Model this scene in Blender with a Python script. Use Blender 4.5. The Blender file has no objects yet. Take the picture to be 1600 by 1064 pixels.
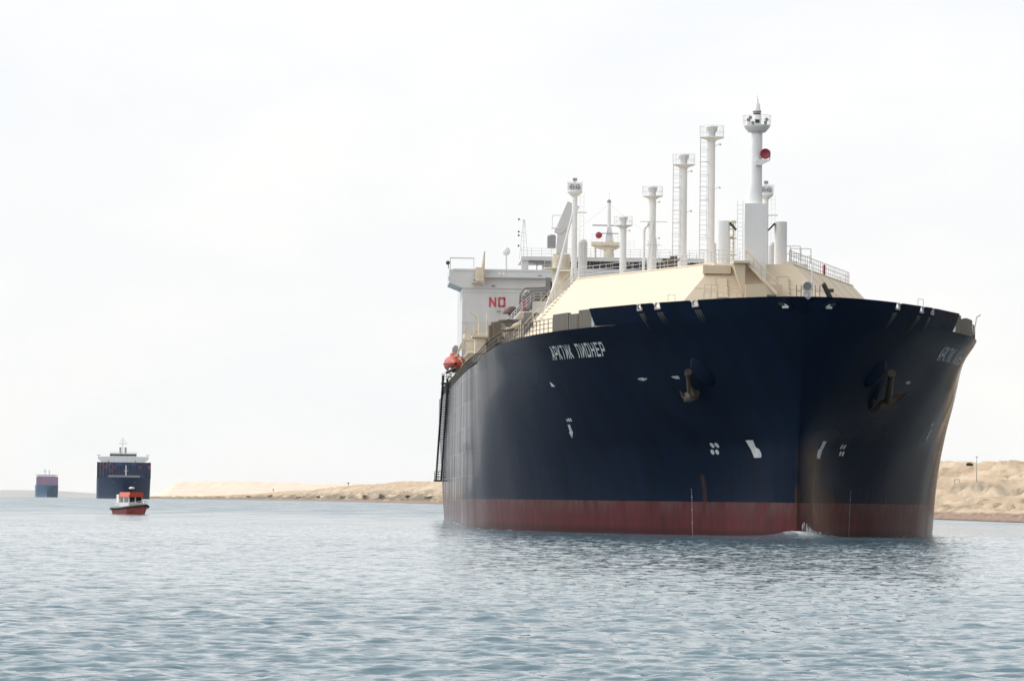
import bpy, math, random, bisect
import numpy as np
from mathutils import Vector, Matrix
R = math.radians
random.seed(7)
sc = bpy.context.scene
col = sc.collection

# ------------------------------------------------------------------ camera
F_PX, W_PX = 7500.0, 1600.0
ROLL = .0125
cam = bpy.data.cameras.new('camera')
cam.sensor_width = 36.0
cam.lens = F_PX / W_PX * 36.0
cam.clip_start = 1.0
cam.clip_end = 60000.0
camo = bpy.data.objects.new('camera', cam)
col.objects.link(camo)
pitch = math.atan((779.7 - 532) / F_PX)
fw = Vector((0, math.cos(pitch), math.sin(pitch)))
up0 = Vector((0, -math.sin(pitch), math.cos(pitch)))
rt0 = Vector((1, 0, 0))
rt = rt0 * math.cos(ROLL) + up0 * math.sin(ROLL)
up = up0 * math.cos(ROLL) - rt0 * math.sin(ROLL)
M = Matrix((rt, up, -fw)).transposed().to_4x4()
M.translation = Vector((0, 0, 2.5))
camo.matrix_world = M
sc.camera = camo

# ------------------------------------------------------------------ world, sun, exposure
SUN = Vector((-.64, .46, .80)).normalized()
wd = bpy.data.worlds.new('World')
sc.world = wd
wd.use_nodes = True
nt = wd.node_tree
for n in list(nt.nodes):
    nt.nodes.remove(n)
o_ = nt.nodes.new('ShaderNodeOutputWorld')
bg = nt.nodes.new('ShaderNodeBackground')
bg.inputs['Strength'].default_value = .1
sky = nt.nodes.new('ShaderNodeTexSky')
sky.sky_type = 'NISHITA'
sky.sun_disc = False
sky.sun_elevation = math.asin(SUN.z)
sky.sun_rotation = math.atan2(SUN.x, SUN.y)
sky.dust_density = 3.0
tc = nt.nodes.new('ShaderNodeTexCoord')
mp = nt.nodes.new('ShaderNodeMapping')
mp.inputs['Scale'].default_value = (9, 9, 20)
nz = nt.nodes.new('ShaderNodeTexNoise')
nz.inputs['Scale'].default_value = 1.6
nz.inputs['Detail'].default_value = 7
nz.inputs['Roughness'].default_value = .58
rp = nt.nodes.new('ShaderNodeValToRGB')
rp.color_ramp.elements[0].position = .33
rp.color_ramp.elements[0].color = (.940, .962, .992, 1)
rp.color_ramp.elements[1].position = .60
rp.color_ramp.elements[1].color = (1, 1, 1, 1)
cl = nt.nodes.new('ShaderNodeValToRGB')       # thick bright overcast: creamier near the horizon
cl.color_ramp.elements[0].position = .0
cl.color_ramp.elements[0].color = (1.0, .995, .965, 1)
cl.color_ramp.elements[1].position = .10
cl.color_ramp.elements[1].color = (.995, .998, 1.0, 1)
sx_ = nt.nodes.new('ShaderNodeSeparateXYZ')
sc10 = nt.nodes.new('ShaderNodeVectorMath')
sc10.operation = 'SCALE'
sc10.inputs['Scale'].default_value = 10.2
mx = nt.nodes.new('ShaderNodeMix')
mx.data_type = 'RGBA'
L = nt.links.new
L(tc.outputs['Generated'], mp.inputs['Vector'])
L(mp.outputs['Vector'], nz.inputs['Vector'])
L(nz.outputs['Fac'], rp.inputs['Fac'])
L(tc.outputs['Generated'], sx_.inputs['Vector'])
L(sx_.outputs['Z'], cl.inputs['Fac'])
L(cl.outputs['Color'], sc10.inputs[0])
mx.inputs['Factor'].default_value = .975
L(sky.outputs['Color'], mx.inputs['A'])
# hazy glow of the sky on the sun's side, duller cloud on the other
g1 = nt.nodes.new('ShaderNodeMapRange')
g1.interpolation_type = 'SMOOTHSTEP'
g1.inputs['From Min'].default_value = -.10
g1.inputs['From Max'].default_value = -.70
g1.inputs['To Min'].default_value = 1.0
g1.inputs['To Max'].default_value = 2.1
g2 = nt.nodes.new('ShaderNodeMapRange')
g2.interpolation_type = 'SMOOTHSTEP'
g2.inputs['From Min'].default_value = .13
g2.inputs['From Max'].default_value = .60
g2.inputs['To Min'].default_value = 1.0
g2.inputs['To Max'].default_value = .70
gm = nt.nodes.new('ShaderNodeMath')
gm.operation = 'MULTIPLY'
gs = nt.nodes.new('ShaderNodeVectorMath')
gs.operation = 'SCALE'
L(sx_.outputs['X'], g1.inputs['Value'])
L(sx_.outputs['X'], g2.inputs['Value'])
L(g1.outputs['Result'], gm.inputs[0])
L(g2.outputs['Result'], gm.inputs[1])
L(sc10.outputs['Vector'], gs.inputs[0])
L(gm.outputs[0], gs.inputs['Scale'])
tn = nt.nodes.new('ShaderNodeVectorMath')
tn.operation = 'MULTIPLY'
L(gs.outputs['Vector'], tn.inputs[0])
L(rp.outputs['Color'], tn.inputs[1])
L(tn.outputs['Vector'], mx.inputs['B'])
L(mx.outputs['Result'], bg.inputs['Color'])
L(bg.outputs['Background'], o_.inputs['Surface'])

sl = bpy.data.lights.new('sun', 'SUN')
sl.energy = 1.5
sl.angle = R(6)
sl.color = (1.0, .95, .86)
so = bpy.data.objects.new('sun', sl)
so.rotation_euler = (-SUN).to_track_quat('-Z', 'Y').to_euler()
so.location = (-200, 100, 300)
col.objects.link(so)

sc.view_settings.view_transform = 'Standard'
sc.view_settings.look = 'None'
sc.view_settings.exposure = 0.0
sc.view_settings.gamma = 1.0
sc.cycles.use_denoising = True
sc.cycles.denoising_prefilter = 'ACCURATE'
sc.cycles.max_bounces = 6
sc.cycles.volume_bounces = 0

# ------------------------------------------------------------------ materials
def mat(name, base, rough=.55, var=.12, scale=.6, stretch=(1, 1, 1), spec=.5, metal=0.0, bump=0.0, bscale=3.0, dirt=None, dirtamt=.3):
    m = bpy.data.materials.new(name)
    m.use_nodes = True
    t = m.node_tree
    b = t.nodes['Principled BSDF']
    b.inputs['Roughness'].default_value = rough
    b.inputs['Metallic'].default_value = metal
    b.inputs['Specular IOR Level'].default_value = spec
    c = t.nodes.new('ShaderNodeTexCoord')
    p = t.nodes.new('ShaderNodeMapping')
    p.inputs['Scale'].default_value = stretch
    t.links.new(c.outputs['Object'], p.inputs['Vector'])
    n = t.nodes.new('ShaderNodeTexNoise')
    n.inputs['Scale'].default_value = scale
    n.inputs['Detail'].default_value = 6
    n.inputs['Roughness'].default_value = .6
    t.links.new(p.outputs['Vector'], n.inputs['Vector'])
    r = t.nodes.new('ShaderNodeValToRGB')
    d = dirt or tuple(x * (1 - var * 2) for x in base)
    e = r.color_ramp.elements
    e[0].position = .30
    e[1].position = .62
    e[0].color = (*[base[i] * (1 - dirtamt) + d[i] * dirtamt for i in range(3)], 1)
    e[1].color = (*base, 1)
    t.links.new(n.outputs['Fac'], r.inputs['Fac'])
    t.links.new(r.outputs['Color'], b.inputs['Base Color'])
    if bump:
        n2 = t.nodes.new('ShaderNodeTexNoise')
        n2.inputs['Scale'].default_value = bscale
        n2.inputs['Detail'].default_value = 4
        t.links.new(p.outputs['Vector'], n2.inputs['Vector'])
        bp = t.nodes.new('ShaderNodeBump')
        bp.inputs['Strength'].default_value = bump
        bp.inputs['Distance'].default_value = .1
        t.links.new(n2.outputs['Fac'], bp.inputs['Height'])
        t.links.new(bp.outputs['Normal'], b.inputs['Normal'])
    return m

WHITE = mat('white_paint', (.78, .78, .77), .45, .10, .5, (1, 1, .3), dirtamt=.6)
GREYW = mat('off_white_paint', (.60, .60, .60), .5, .10, .4, (1, 1, .3), dirtamt=.6)
BEIGE = mat('buff_paint', (.63, .530, .395), .55, .07, .35, (1, .3, .35), dirt=(.64, .50, .34), dirtamt=.4)
BEIGED = mat('buff_paint_worn', (.66, .59, .47), .6, .1, 1.2, dirt=(.35, .25, .15), dirtamt=.5)
GREY = mat('grey_paint', (.30, .30, .31), .5, .12, .8, dirtamt=.7)
PIPE = mat('grey_pipe_paint', (.20, .195, .19), .45, .15, .5, dirtamt=.8)
DARK = mat('dark_fittings', (.035, .037, .035), .6, .2, 1.5, dirt=(.05, .035, .02), dirtamt=.6)
OLIVE = mat('olive_grey_steel', (.10, .10, .085), .65, .2, .8, (1, 1, .3), dirt=(.13, .08, .045), dirtamt=.8)
GLASS = mat('dark_glass', (.02, .022, .025), .15, .05, 1.0)
REDP = mat('red_paint', (.30, .03, .05), .5, .1, 1.0)
NORED = mat('red_lettering_paint', (.55, .06, .10), .5, .05, 1.0)
ORANGE = mat('lifeboat_orange', (.43, .065, .032), .5, .12, .9, dirt=(.2, .04, .03), dirtamt=.5)
MARK = mat('white_hull_marking', (.44, .45, .46), .55, .15, 1.5, dirtamt=.8)
NAMEP = mat('name_lettering_paint', (.62, .62, .61), .6, .15, 1.2, dirtamt=.9)
RUST = mat('rusty_steel', (.060, .034, .022), .75, .2, 1.2, dirt=(.03, .02, .015), dirtamt=.9)
STAIN = mat('rust_run', (.020, .021, .022), .7, .2, 1.2, dirt=(.035, .028, .02), dirtamt=.6)
ANCH = mat('anchor_steel', (.070, .056, .038), .7, .2, 1.2, dirt=(.10, .05, .025), dirtamt=.7)
FOAM = mat('white_water', (.80, .82, .83), .7, .1, 2.0)

def hull_material():
    m = bpy.data.materials.new('hull_paint')
    m.use_nodes = True
    t = m.node_tree
    N = t.nodes.new
    K = t.links.new
    b = t.nodes['Principled BSDF']
    c = N('ShaderNodeTexCoord')
    s = N('ShaderNodeSeparateXYZ')
    K(c.outputs['Object'], s.inputs['Vector'])
    def noise(sc_, stretch, det=5):
        p = N('ShaderNodeMapping')
        p.inputs['Scale'].default_value = stretch
        K(c.outputs['Object'], p.inputs['Vector'])
        n = N('ShaderNodeTexNoise')
        n.inputs['Scale'].default_value = sc_
        n.inputs['Detail'].default_value = det
        n.inputs['Roughness'].default_value = .6
        K(p.outputs['Vector'], n.inputs['Vector'])
        return n.outputs['Fac']
    def ramp(f, a, b_, ca, cb):
        r = N('ShaderNodeValToRGB')
        r.color_ramp.elements[0].position = a
        r.color_ramp.elements[1].position = b_
        r.color_ramp.elements[0].color = (*ca, 1)
        r.color_ramp.elements[1].color = (*cb, 1)
        K(f, r.inputs['Fac'])
        return r.outputs['Color']
    def mix(f, a, b_):
        x = N('ShaderNodeMix')
        x.data_type = 'RGBA'
        if isinstance(f, float): x.inputs['Factor'].default_value = f
        else: K(f, x.inputs['Factor'])
        for k, v in (('A', a), ('B', b_)):
            if isinstance(v, tuple): x.inputs[k].default_value = (*v, 1)
            else: K(v, x.inputs[k])
        return x.outputs['Result']
    def math_(op, a, b_):
        x = N('ShaderNodeMath')
        x.operation = op
        for i, v in enumerate((a, b_)):
            if isinstance(v, (int, float)): x.inputs[i].default_value = v
            else: K(v, x.inputs[i])
        return x.outputs[0]
    streak = noise(.5, (1, 1, .08))
    blot = noise(.35, (1, 1, 1))
    blue = ramp(streak, .30, .65, (.0046, .0090, .0180), (.0058, .0118, .0280))
    blue = mix(ramp(blot, .60, .75, (0, 0, 0), (.25, .25, .25)), blue, (.016, .021, .030))
    rstk = noise(.9, (1, 1, .18))
    red = ramp(rstk, .30, .66, (.052, .021, .022), (.090, .025, .028))
    scum = ramp(noise(.6, (1, 1, .5)), .40, .66, (0, 0, 0), (.85, .85, .85))
    # weathered band just under the boot line
    wz = N('ShaderNodeMapRange')
    wz.inputs['From Min'].default_value = 1.2
    wz.inputs['From Max'].default_value = 2.5
    K(s.outputs['Z'], wz.inputs['Value'])
    red = mix(math_('MULTIPLY', wz.outputs['Result'], scum), red, (.085, .060, .055))
    # wet dark strip at the water's edge
    wt = N('ShaderNodeMapRange')
    wt.inputs['From Min'].default_value = .55
    wt.inputs['From Max'].default_value = .15
    K(s.outputs['Z'], wt.inputs['Value'])
    red = mix(math_('MULTIPLY', wt.outputs['Result'], .6), red, (.03, .016, .016))
    line = math_('ADD', s.outputs['Z'], math_('MULTIPLY', math_('SUBTRACT', noise(2.0, (1, 1, .4)), .5), .14))
    iz = math_('GREATER_THAN', line, 2.5)
    colr = mix(iz, red, blue)
    # rust runs: down the stem and below an old scupper
    def rustband(y0, y1, z0, z1, amt, side=None):
        f = math_('MULTIPLY', math_('GREATER_THAN', s.outputs['Y'], y0), math_('LESS_THAN', s.outputs['Y'], y1))
        f = math_('MULTIPLY', f, math_('GREATER_THAN', s.outputs['Z'], z0))
        f = math_('MULTIPLY', f, math_('LESS_THAN', s.outputs['Z'], z1))
        if side: f = math_('MULTIPLY', f, math_('LESS_THAN' if side < 0 else 'GREATER_THAN', s.outputs['X'], 0.0))
        return math_('MULTIPLY', f, amt)
    rn = ramp(noise(1.6, (1, 1, .2)), .38, .60, (0, 0, 0), (1, 1, 1))
    fz = N('ShaderNodeMapRange')
    fz.inputs['From Min'].default_value = 7.2
    fz.inputs['From Max'].default_value = 4.0
    K(s.outputs['Z'], fz.inputs['Value'])
    rb = math_('MULTIPLY', math_('MULTIPLY', rustband(-1, .40, .8, 7.2, .8), fz.outputs['Result']), rn)
    rb = math_('ADD', rb, math_('MULTIPLY', rustband(19.3, 20.1, 1.2, 4.6, .8, -1), rn))
    colr = mix(rb, colr, (.055, .030, .018))
    # scuffs on the port bow
    sf = math_('MULTIPLY', rustband(24, 36, 2.6, 4.6, .8, 1), ramp(noise(1.1, (1, 1, .5)), .52, .6, (0, 0, 0), (1, 1, 1)))
    colr = mix(sf, colr, (.018, .018, .018))
    K(colr, b.inputs['Base Color'])
    rr = N('ShaderNodeMapRange')
    rr.inputs['To Min'].default_value = .11
    rr.inputs['To Max'].default_value = .19
    band = noise(1.0, (0, .16, .012), 3)
    rr.inputs['From Min'].default_value = .36
    rr.inputs['From Max'].default_value = .64
    K(band, rr.inputs['Value'])
    pc = N('ShaderNodeCombineXYZ')
    K(s.outputs['Y'], pc.inputs['X'])
    K(s.outputs['Z'], pc.inputs['Y'])
    bk = N('ShaderNodeTexBrick')
    bk.inputs['Scale'].default_value = 1.0
    bk.inputs['Brick Width'].default_value = 9.0
    bk.inputs['Row Height'].default_value = 2.35
    bk.inputs['Mortar Size'].default_value = .022
    bk.inputs['Mortar Smooth'].default_value = .4
    bk.inputs['Color1'].default_value = (.35, .35, .35, 1)
    bk.inputs['Color2'].default_value = (.65, .65, .65, 1)
    K(pc.outputs['Vector'], bk.inputs['Vector'])
    pv_ = math_('MULTIPLY', math_('SUBTRACT', bk.outputs['Color'], .5), .12)
    K(math_('ADD', rr.outputs['Result'], pv_), b.inputs['Roughness'])
    b.inputs['Specular IOR Level'].default_value = .0015
    # hungry-horse plating between frames
    pl = noise(1.0, (.0, .20, .10), 2)
    pl2 = noise(.9, (.5, .5, .5), 3)
    hgt = math_('ADD', math_('ADD', pl, math_('MULTIPLY', pl2, .22)), math_('MULTIPLY', bk.outputs['Fac'], -.018))
    bp = N('ShaderNodeBump')
    bp.inputs['Strength'].default_value = .26
    bp.inputs['Distance'].default_value = .06
    K(hgt, bp.inputs['Height'])
    K(bp.outputs['Normal'], b.inputs['Normal'])
    return m
HULLM = hull_material()

# ------------------------------------------------------------------ mesh helpers
class MB:
    def __init__(s): s.v, s.f, s.sm, s.pc = [], [], [], []
    def add(s, vs, fs, smooth=False):
        k = len(s.v)
        s.v += [tuple(p) for p in vs]
        for f in fs:
            s.f.append(tuple(i + k for i in f))
            s.sm.append(smooth)
        s.pc.append((k, len(s.v), len(s.f) - len(fs), len(s.f)))
        return s
    def box(s, x0, x1, y0, y1, z0, z1):
        return s.add([(x, y, z) for z in (z0, z1) for y in (y0, y1) for x in (x0, x1)],
                     [(0, 2, 3, 1), (4, 5, 7, 6), (0, 1, 5, 4), (2, 6, 7, 3), (0, 4, 6, 2), (1, 3, 7, 5)])
    def cone(s, p, q, r0, r1, n=14, cap=True):
        p, q = Vector(p), Vector(q)
        d = (q - p).normalized()
        a = d.orthogonal().normalized()
        b = d.cross(a)
        vs = []
        for c, r in ((p, r0), (q, r1)):
            for i in range(n):
                t = 2 * math.pi * i / n
                vs.append(c + a * (r * math.cos(t)) + b * (r * math.sin(t)))
        s.add(vs, [(i, (i + 1) % n, n + (i + 1) % n, n + i) for i in range(n)], True)
        if cap:
            s.add(vs[:n], [tuple(range(n - 1, -1, -1))])
            s.add(vs[n:], [tuple(range(n))])
        return s
    def tube(s, p, q, r=.03, n=6): return s.cone(p, q, r, r, n)
    def path(s, pts, r, n=8):
        for a, b in zip(pts, pts[1:]): s.cone(a, b, r, r, n)
        return s
    def lathe(s, c, prof, n=20, axis='z'):
        """profile of (radius, height) turned round an axis"""
        c = Vector(c)
        vs = []
        for r, h in prof:
            for i in range(n):
                t = 2 * math.pi * i / n
                u, w = r * math.cos(t), r * math.sin(t)
                vs.append(c + Vector((u, w, h) if axis == 'z' else (u, h, w) if axis == 'y' else (h, u, w)))
        fs = []
        for k in range(len(prof) - 1):
            for i in range(n):
                j = (i + 1) % n
                fs.append((k * n + i, k * n + j, (k + 1) * n + j, (k + 1) * n + i))
        s.add(vs, fs, True)
        return s
    def prism(s, poly, y0, y1, ax='y'):
        """polygon in (x,z) pushed along y, or in (y,z) pushed along x, or (x,y) along z"""
        f = {'y': lambda a, b, t: (a, t, b), 'x': lambda a, b, t: (t, a, b), 'z': lambda a, b, t: (a, b, t)}[ax]
        n = len(poly)
        vs = [f(a, b, y0) for a, b in poly] + [f(a, b, y1) for a, b in poly]
        return s.add(vs, [tuple(range(n)), tuple(range(2 * n - 1, n - 1, -1))] + [(i, n + i, n + (i + 1) % n, (i + 1) % n) for i in range(n)])
    def rail(s, pts, h=1.05, gap=1.5, r=.025, bars=3, posts=True):
        for p, q in zip(pts, pts[1:]):
            p, q = Vector(p), Vector(q)
            n = max(1, int(round((q - p).length / gap)))
            for k in range(bars):
                z = Vector((0, 0, h * (k + 1) / bars))
                s.tube(p + z, q + z, r, 4)
            for i in range(n + 1):
                c = p.lerp(q, i / n)
                s.tube(c, c + Vector((0, 0, h)), r * 1.2, 4)
        return s
    def ladder(s, p, q, w=.5, side=(1, 0, 0), r=.025, step=.35, cage=False, out=(0, -1, 0)):
        p, q, sd, ou = Vector(p), Vector(q), Vector(side) * (w / 2), Vector(out)
        s.tube(p - sd, q - sd, r, 4)
        s.tube(p + sd, q + sd, r, 4)
        n = int((q - p).length / step)
        for i in range(1, n):
            c = p.lerp(q, i / n)
            s.tube(c - sd, c + sd, r * .8, 4)
        if cage:
            m = max(2, int((q - p).length / 1.15))
            for i in range(m + 1):
                c = p.lerp(q, i / m)
                a, b = c - sd * 1.25, c + sd * 1.25
                s.tube(a, a + ou * .7, r, 4); s.tube(b, b + ou * .7, r, 4); s.tube(a + ou * .7, b + ou * .7, r, 4)
            for k in (-1.25, 1.25): s.tube(p + sd * k + ou * .7, q + sd * k + ou * .7, r, 4)
        return s
    def grid(s, P, smooth=True, flip=False):
        nr, nc = len(P), len(P[0])
        vs = [p for row in P for p in row]
        fs = []
        for i in range(nr - 1):
            for j in range(nc - 1):
                f = (i * nc + j, i * nc + j + 1, (i + 1) * nc + j + 1, (i + 1) * nc + j)
                fs.append(f[::-1] if flip else f)
        return s.add(vs, fs, smooth)
    def clusters(s, gap):
        """pieces that touch (boxes closer than gap) belong together"""
        n = len(s.pc)
        v = np.array(s.v, float)
        lo = np.array([v[a:b].min(0) for a, b, _, _ in s.pc]) - gap / 2
        hi = np.array([v[a:b].max(0) for a, b, _, _ in s.pc]) + gap / 2
        lab = -np.ones(n, int)
        c = 0
        for i in range(n):
            if lab[i] >= 0: continue
            lab[i] = c
            st = [i]
            while st:
                k = st.pop()
                hit = np.where((lab < 0) & (lo <= hi[k]).all(1) & (hi >= lo[k]).all(1))[0]
                lab[hit] = c
                st += list(hit)
            c += 1
        return lab, c
    def build(s, name, m, parent=None, loc=None, gap=.06):
        if parent is not None and gap is not None and 1 < len(s.pc) < 3000:
            lab, c = s.clusters(gap)
            if c > 1:
                for k in range(c):
                    q = MB()
                    for i in np.where(lab == k)[0]:
                        a, b, f0, f1 = s.pc[i]
                        q.add(s.v[a:b], [tuple(j - a for j in f) for f in s.f[f0:f1]])
                        q.sm[-(f1 - f0):] = s.sm[f0:f1]
                    r = q.build(name, m, parent, loc, None)
                    if k == 0: first = r
                return first
        me = bpy.data.meshes.new(name)
        me.from_pydata([tuple(p) for p in s.v], [], s.f)
        me.polygons.foreach_set('use_smooth', s.sm)
        me.materials.append(m)
        o = bpy.data.objects.new(name, me)
        col.objects.link(o)
        if parent: o.parent = parent
        if loc: o.location = loc
        return o

def tag(o, label=None, cat=None, group=None, kind=None):
    for k, v in (('label', label), ('category', cat), ('group', group), ('kind', kind)):
        if v: o[k] = v
    return o
def empty(name, loc, rz=0):
    o = bpy.data.objects.new(name, None)
    o.empty_display_size = .5
    o.location = loc
    o.rotation_euler = (0, 0, rz)
    col.objects.link(o)
    return o
def kids(o): return [c for c in bpy.data.objects if c.parent == o]
def copy_tree(o, parent=None):
    c = o.copy()
    col.objects.link(c)
    if parent: c.parent = parent
    for k in kids(o): copy_tree(k, c)
    return c
REARTH = 7.4e6
def drop(x, y): return -(x * x + y * y) / (2 * REARTH)

# vectorised value noise
def vnoise(x, y, seed=0):
    xi, yi = np.floor(x).astype(np.int64), np.floor(y).astype(np.int64)
    fx, fy = x - xi, y - yi
    fx, fy = fx * fx * (3 - 2 * fx), fy * fy * (3 - 2 * fy)
    def hsh(a, b):
        h = (a * 374761393 + b * 668265263 + seed * 982451653) & 0xffffffff
        h = ((h ^ (h >> 13)) * 1274126177) & 0xffffffff
        return ((h ^ (h >> 16)) & 0xffff) / 65535.0
    a = hsh(xi, yi) * (1 - fx) + hsh(xi + 1, yi) * fx
    b = hsh(xi, yi + 1) * (1 - fx) + hsh(xi + 1, yi + 1) * fx
    return a * (1 - fy) + b * fy
def fbm(x, y, oct=4, seed=0):
    s = 0; a = .5
    for k in range(oct):
        s = s + a * (vnoise(x, y, seed + k) - .5)
        x, y, a = x * 2.03 + 7.1, y * 2.03 + 3.7, a * .5
    return s

# ------------------------------------------------------------------ hull form of the gas carrier: x to port, y aft of the stem, z above water
SX, SY, TH = 21.284, 355.695, -.033987
AA = [5, 10, 16, 22, 31, 42, 55, 70, 90, 115, 140]
LV = {
    -3.: (1.0, .9, [1.0, 2.2, 3.8, 5.7, 8.9, 12.3, 15.6, 18.3, 20.4, 21.6, 22]),
    0.: (0.0, .85, [1.5, 2.7, 4.2, 6.1, 9.3, 12.6, 15.9, 18.6, 20.7, 21.8, 22]),
    3.: (0.0, .85, [1.5, 2.6, 4.2, 6.2, 9.5, 12.8, 16.1, 18.8, 20.9, 21.9, 22]),
    6.6: (-.1, .8, [1.6, 2.9, 4.9, 7.2, 10.5, 13.7, 16.8, 19.3, 21.1, 21.9, 22]),
    8.2: (-.7, .75, [2.3, 4.0, 6.2, 8.4, 11.5, 14.6, 17.3, 19.6, 21.2, 22, 22]),
    12.: (-3., .62, [5.0, 7.2, 9.3, 11.2, 14.0, 16.6, 18.7, 20.3, 21.4, 22, 22]),
    14.5: (-4.9, .55, [6.8, 8.9, 11.0, 12.9, 15.5, 17.7, 19.2, 20.5, 21.5, 22, 22]),
    16.: (-5.9, .52, [8.2, 10.3, 12.4, 14.4, 17.0, 18.7, 19.8, 20.7, 21.6, 22, 22]),
    17.6: (-6.8, .5, [9.0, 11.1, 13.1, 15.0, 17.4, 19.0, 20.1, 20.9, 21.6, 22, 22]),
}
ZS = sorted(LV)
def pch(x, y):
    x = list(map(float, x)); y = list(map(float, y)); n = len(x)
    h = [x[i + 1] - x[i] for i in range(n - 1)]
    d = [(y[i + 1] - y[i]) / h[i] for i in range(n - 1)]
    m = [0.0] * n
    m[0] = d[0]; m[-1] = d[-1]
    for i in range(1, n - 1):
        if d[i - 1] * d[i] > 0:
            w1 = 2 * h[i] + h[i - 1]; w2 = h[i] + 2 * h[i - 1]
            m[i] = (w1 + w2) / (w1 / d[i - 1] + w2 / d[i])
    def f(q):
        i = min(max(bisect.bisect_right(x, q) - 1, 0), n - 2)
        t = min(max((q - x[i]) / h[i], 0), 1)
        return (2*t**3 - 3*t*t + 1)*y[i] + (t**3 - 2*t*t + t)*h[i]*m[i] + (-2*t**3 + 3*t*t)*y[i+1] + (t**3 - t*t)*h[i]*m[i+1]
    return f
stemf = pch(ZS, [LV[z][0] for z in ZS])
LEV = [(LV[z][0], LV[z][1], pch([0] + [(a - LV[z][0]) ** LV[z][1] for a in AA], [0] + LV[z][2])) for z in ZS]
def hb(a, z):
    z = min(max(z, -3), 17.6)
    u = a - stemf(z)
    if u <= 0: return 0.0
    ys = []
    for s, p, g in LEV:
        k = min(1, u / 25.)
        ai = (s + u) * (1 - k) + a * k
        ys.append(g(max(ai - s, 0) ** p))
    b = pch(ZS, ys)(z)
    a0 = 203 + max(0, min(z, 12)) / 12 * 40
    if a > a0:
        k = .95 - .80 * max(0, min(z, 12)) / 12
        b *= 1 - k * ((a - a0) / (279 - a0)) ** 2
    return b
def sheer(a): return float(np.interp(a, [-10, 20, 31, 50, 66, 76, 90, 110], [16.15, 16.1, 16.0, 15.95, 15.9, 15.6, 14.95, 14.8]))
def hpt(side, a, z, off=0.0):
    """point on the shell (side +1 port, -1 starboard), pushed off along the outward normal"""
    b = hb(a, z)
    if off:
        e = .15
        t1 = Vector((hb(a + e, z) - hb(a - e, z), 2 * e, 0))
        t2 = Vector((hb(a, z + e) - hb(a, z - e), 0, 2 * e))
        n = t2.cross(t1).normalized()
        if n.x < 0: n = -n
        p = Vector((b, a, z)) + n * off
    else:
        p = Vector((b, a, z))
    return Vector((p.x * side, p.y, p.z))

ship = empty('gas_carrier', (SX, SY, -.01), -TH)
tag(ship, 'huge dark blue gas carrier with red boot, white masts and buff tank deck, nearest ship', 'ship')

def shell_rows(z0f, z1f, nz_, ts, aend):
    rows = []
    for i in range(nz_ + 1):
        row = []
        for t in ts:
            v = i / nz_
            zt = z1f(-6 + t * t * 280)
            z = z0f + v * (zt - z0f)
            st = stemf(min(z, 17.6))
            a = st + (aend - st) * t * t
            for _ in range(2):
                z = z0f + v * (z1f(a) - z0f); st = stemf(min(z, 17.6)); a = st + (aend - st) * t * t
            row.append((hb(a, z), a, z))
        rows.append(row)
    return rows
hm = MB()
ts = [i / 150 for i in range(151)]
rows = shell_rows(-2.6, sheer, 44, ts, 276.0)
hm.grid(rows, True, True)
hm.grid([[(-x, y, z) for x, y, z in r] for r in rows], True)
top = rows[-1]
n = len(top)
hm.add([(x, y, z - .001) for x, y, z in top] + [(-x, y, z - .001) for x, y, z in top], [(i, i + 1, n + i + 1, n + i) for i in range(n - 1)])
tr = [r[-1] for r in rows]
k = len(tr)
hm.add(tr + [(-x, y, z) for x, y, z in tr], [(i, i + 1, k + i + 1, k + i) for i in range(k - 1)])
hull = hm.build('hull', HULLM, ship, gap=None)

# bulwark round the bow, with chock gaps in its top edge
GAPS = [(1.8, 2.7), (7.4, 8.3), (10.4, 11.3)]
def btop(a):
    for g0, g1 in GAPS:
        if g0 < a < g1: return 17.1
    return 17.5
bm_ = MB()
aas = [-6.72]
while aas[-1] < 20.7: aas.append(aas[-1] + max(.02, min(.35, .02 + .22 * (aas[-1] + 6.72))))
aas[-1] = 20.75
for side in (-1, 1):
    outer, inner = [], []
    for i in range(7):
        ro, ri = [], []
        for a in aas:
            zt = btop(a)
            z = 16.12 + (zt - 16.12) * i / 6
            aa = max(a, stemf(z) + .0)
            b = hb(aa, z)
            ro.append((side * b, aa, z + .002))
            bi = max(b - .16, 0)
            ri.append((side * bi, aa + (.16 if b < .5 else .05), z + .002))
        outer.append(ro); inner.append(ri)
    bm_.grid(outer, True, side > 0)
    bm_.grid(inner, True, side < 0)
    bm_.grid([outer[-1], inner[-1]], False)
    bm_.grid([[r[-1] for r in outer], [r[-1] for r in inner]], False)
bul = bm_.build('bulwark', HULLM, hull, gap=None)

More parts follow.
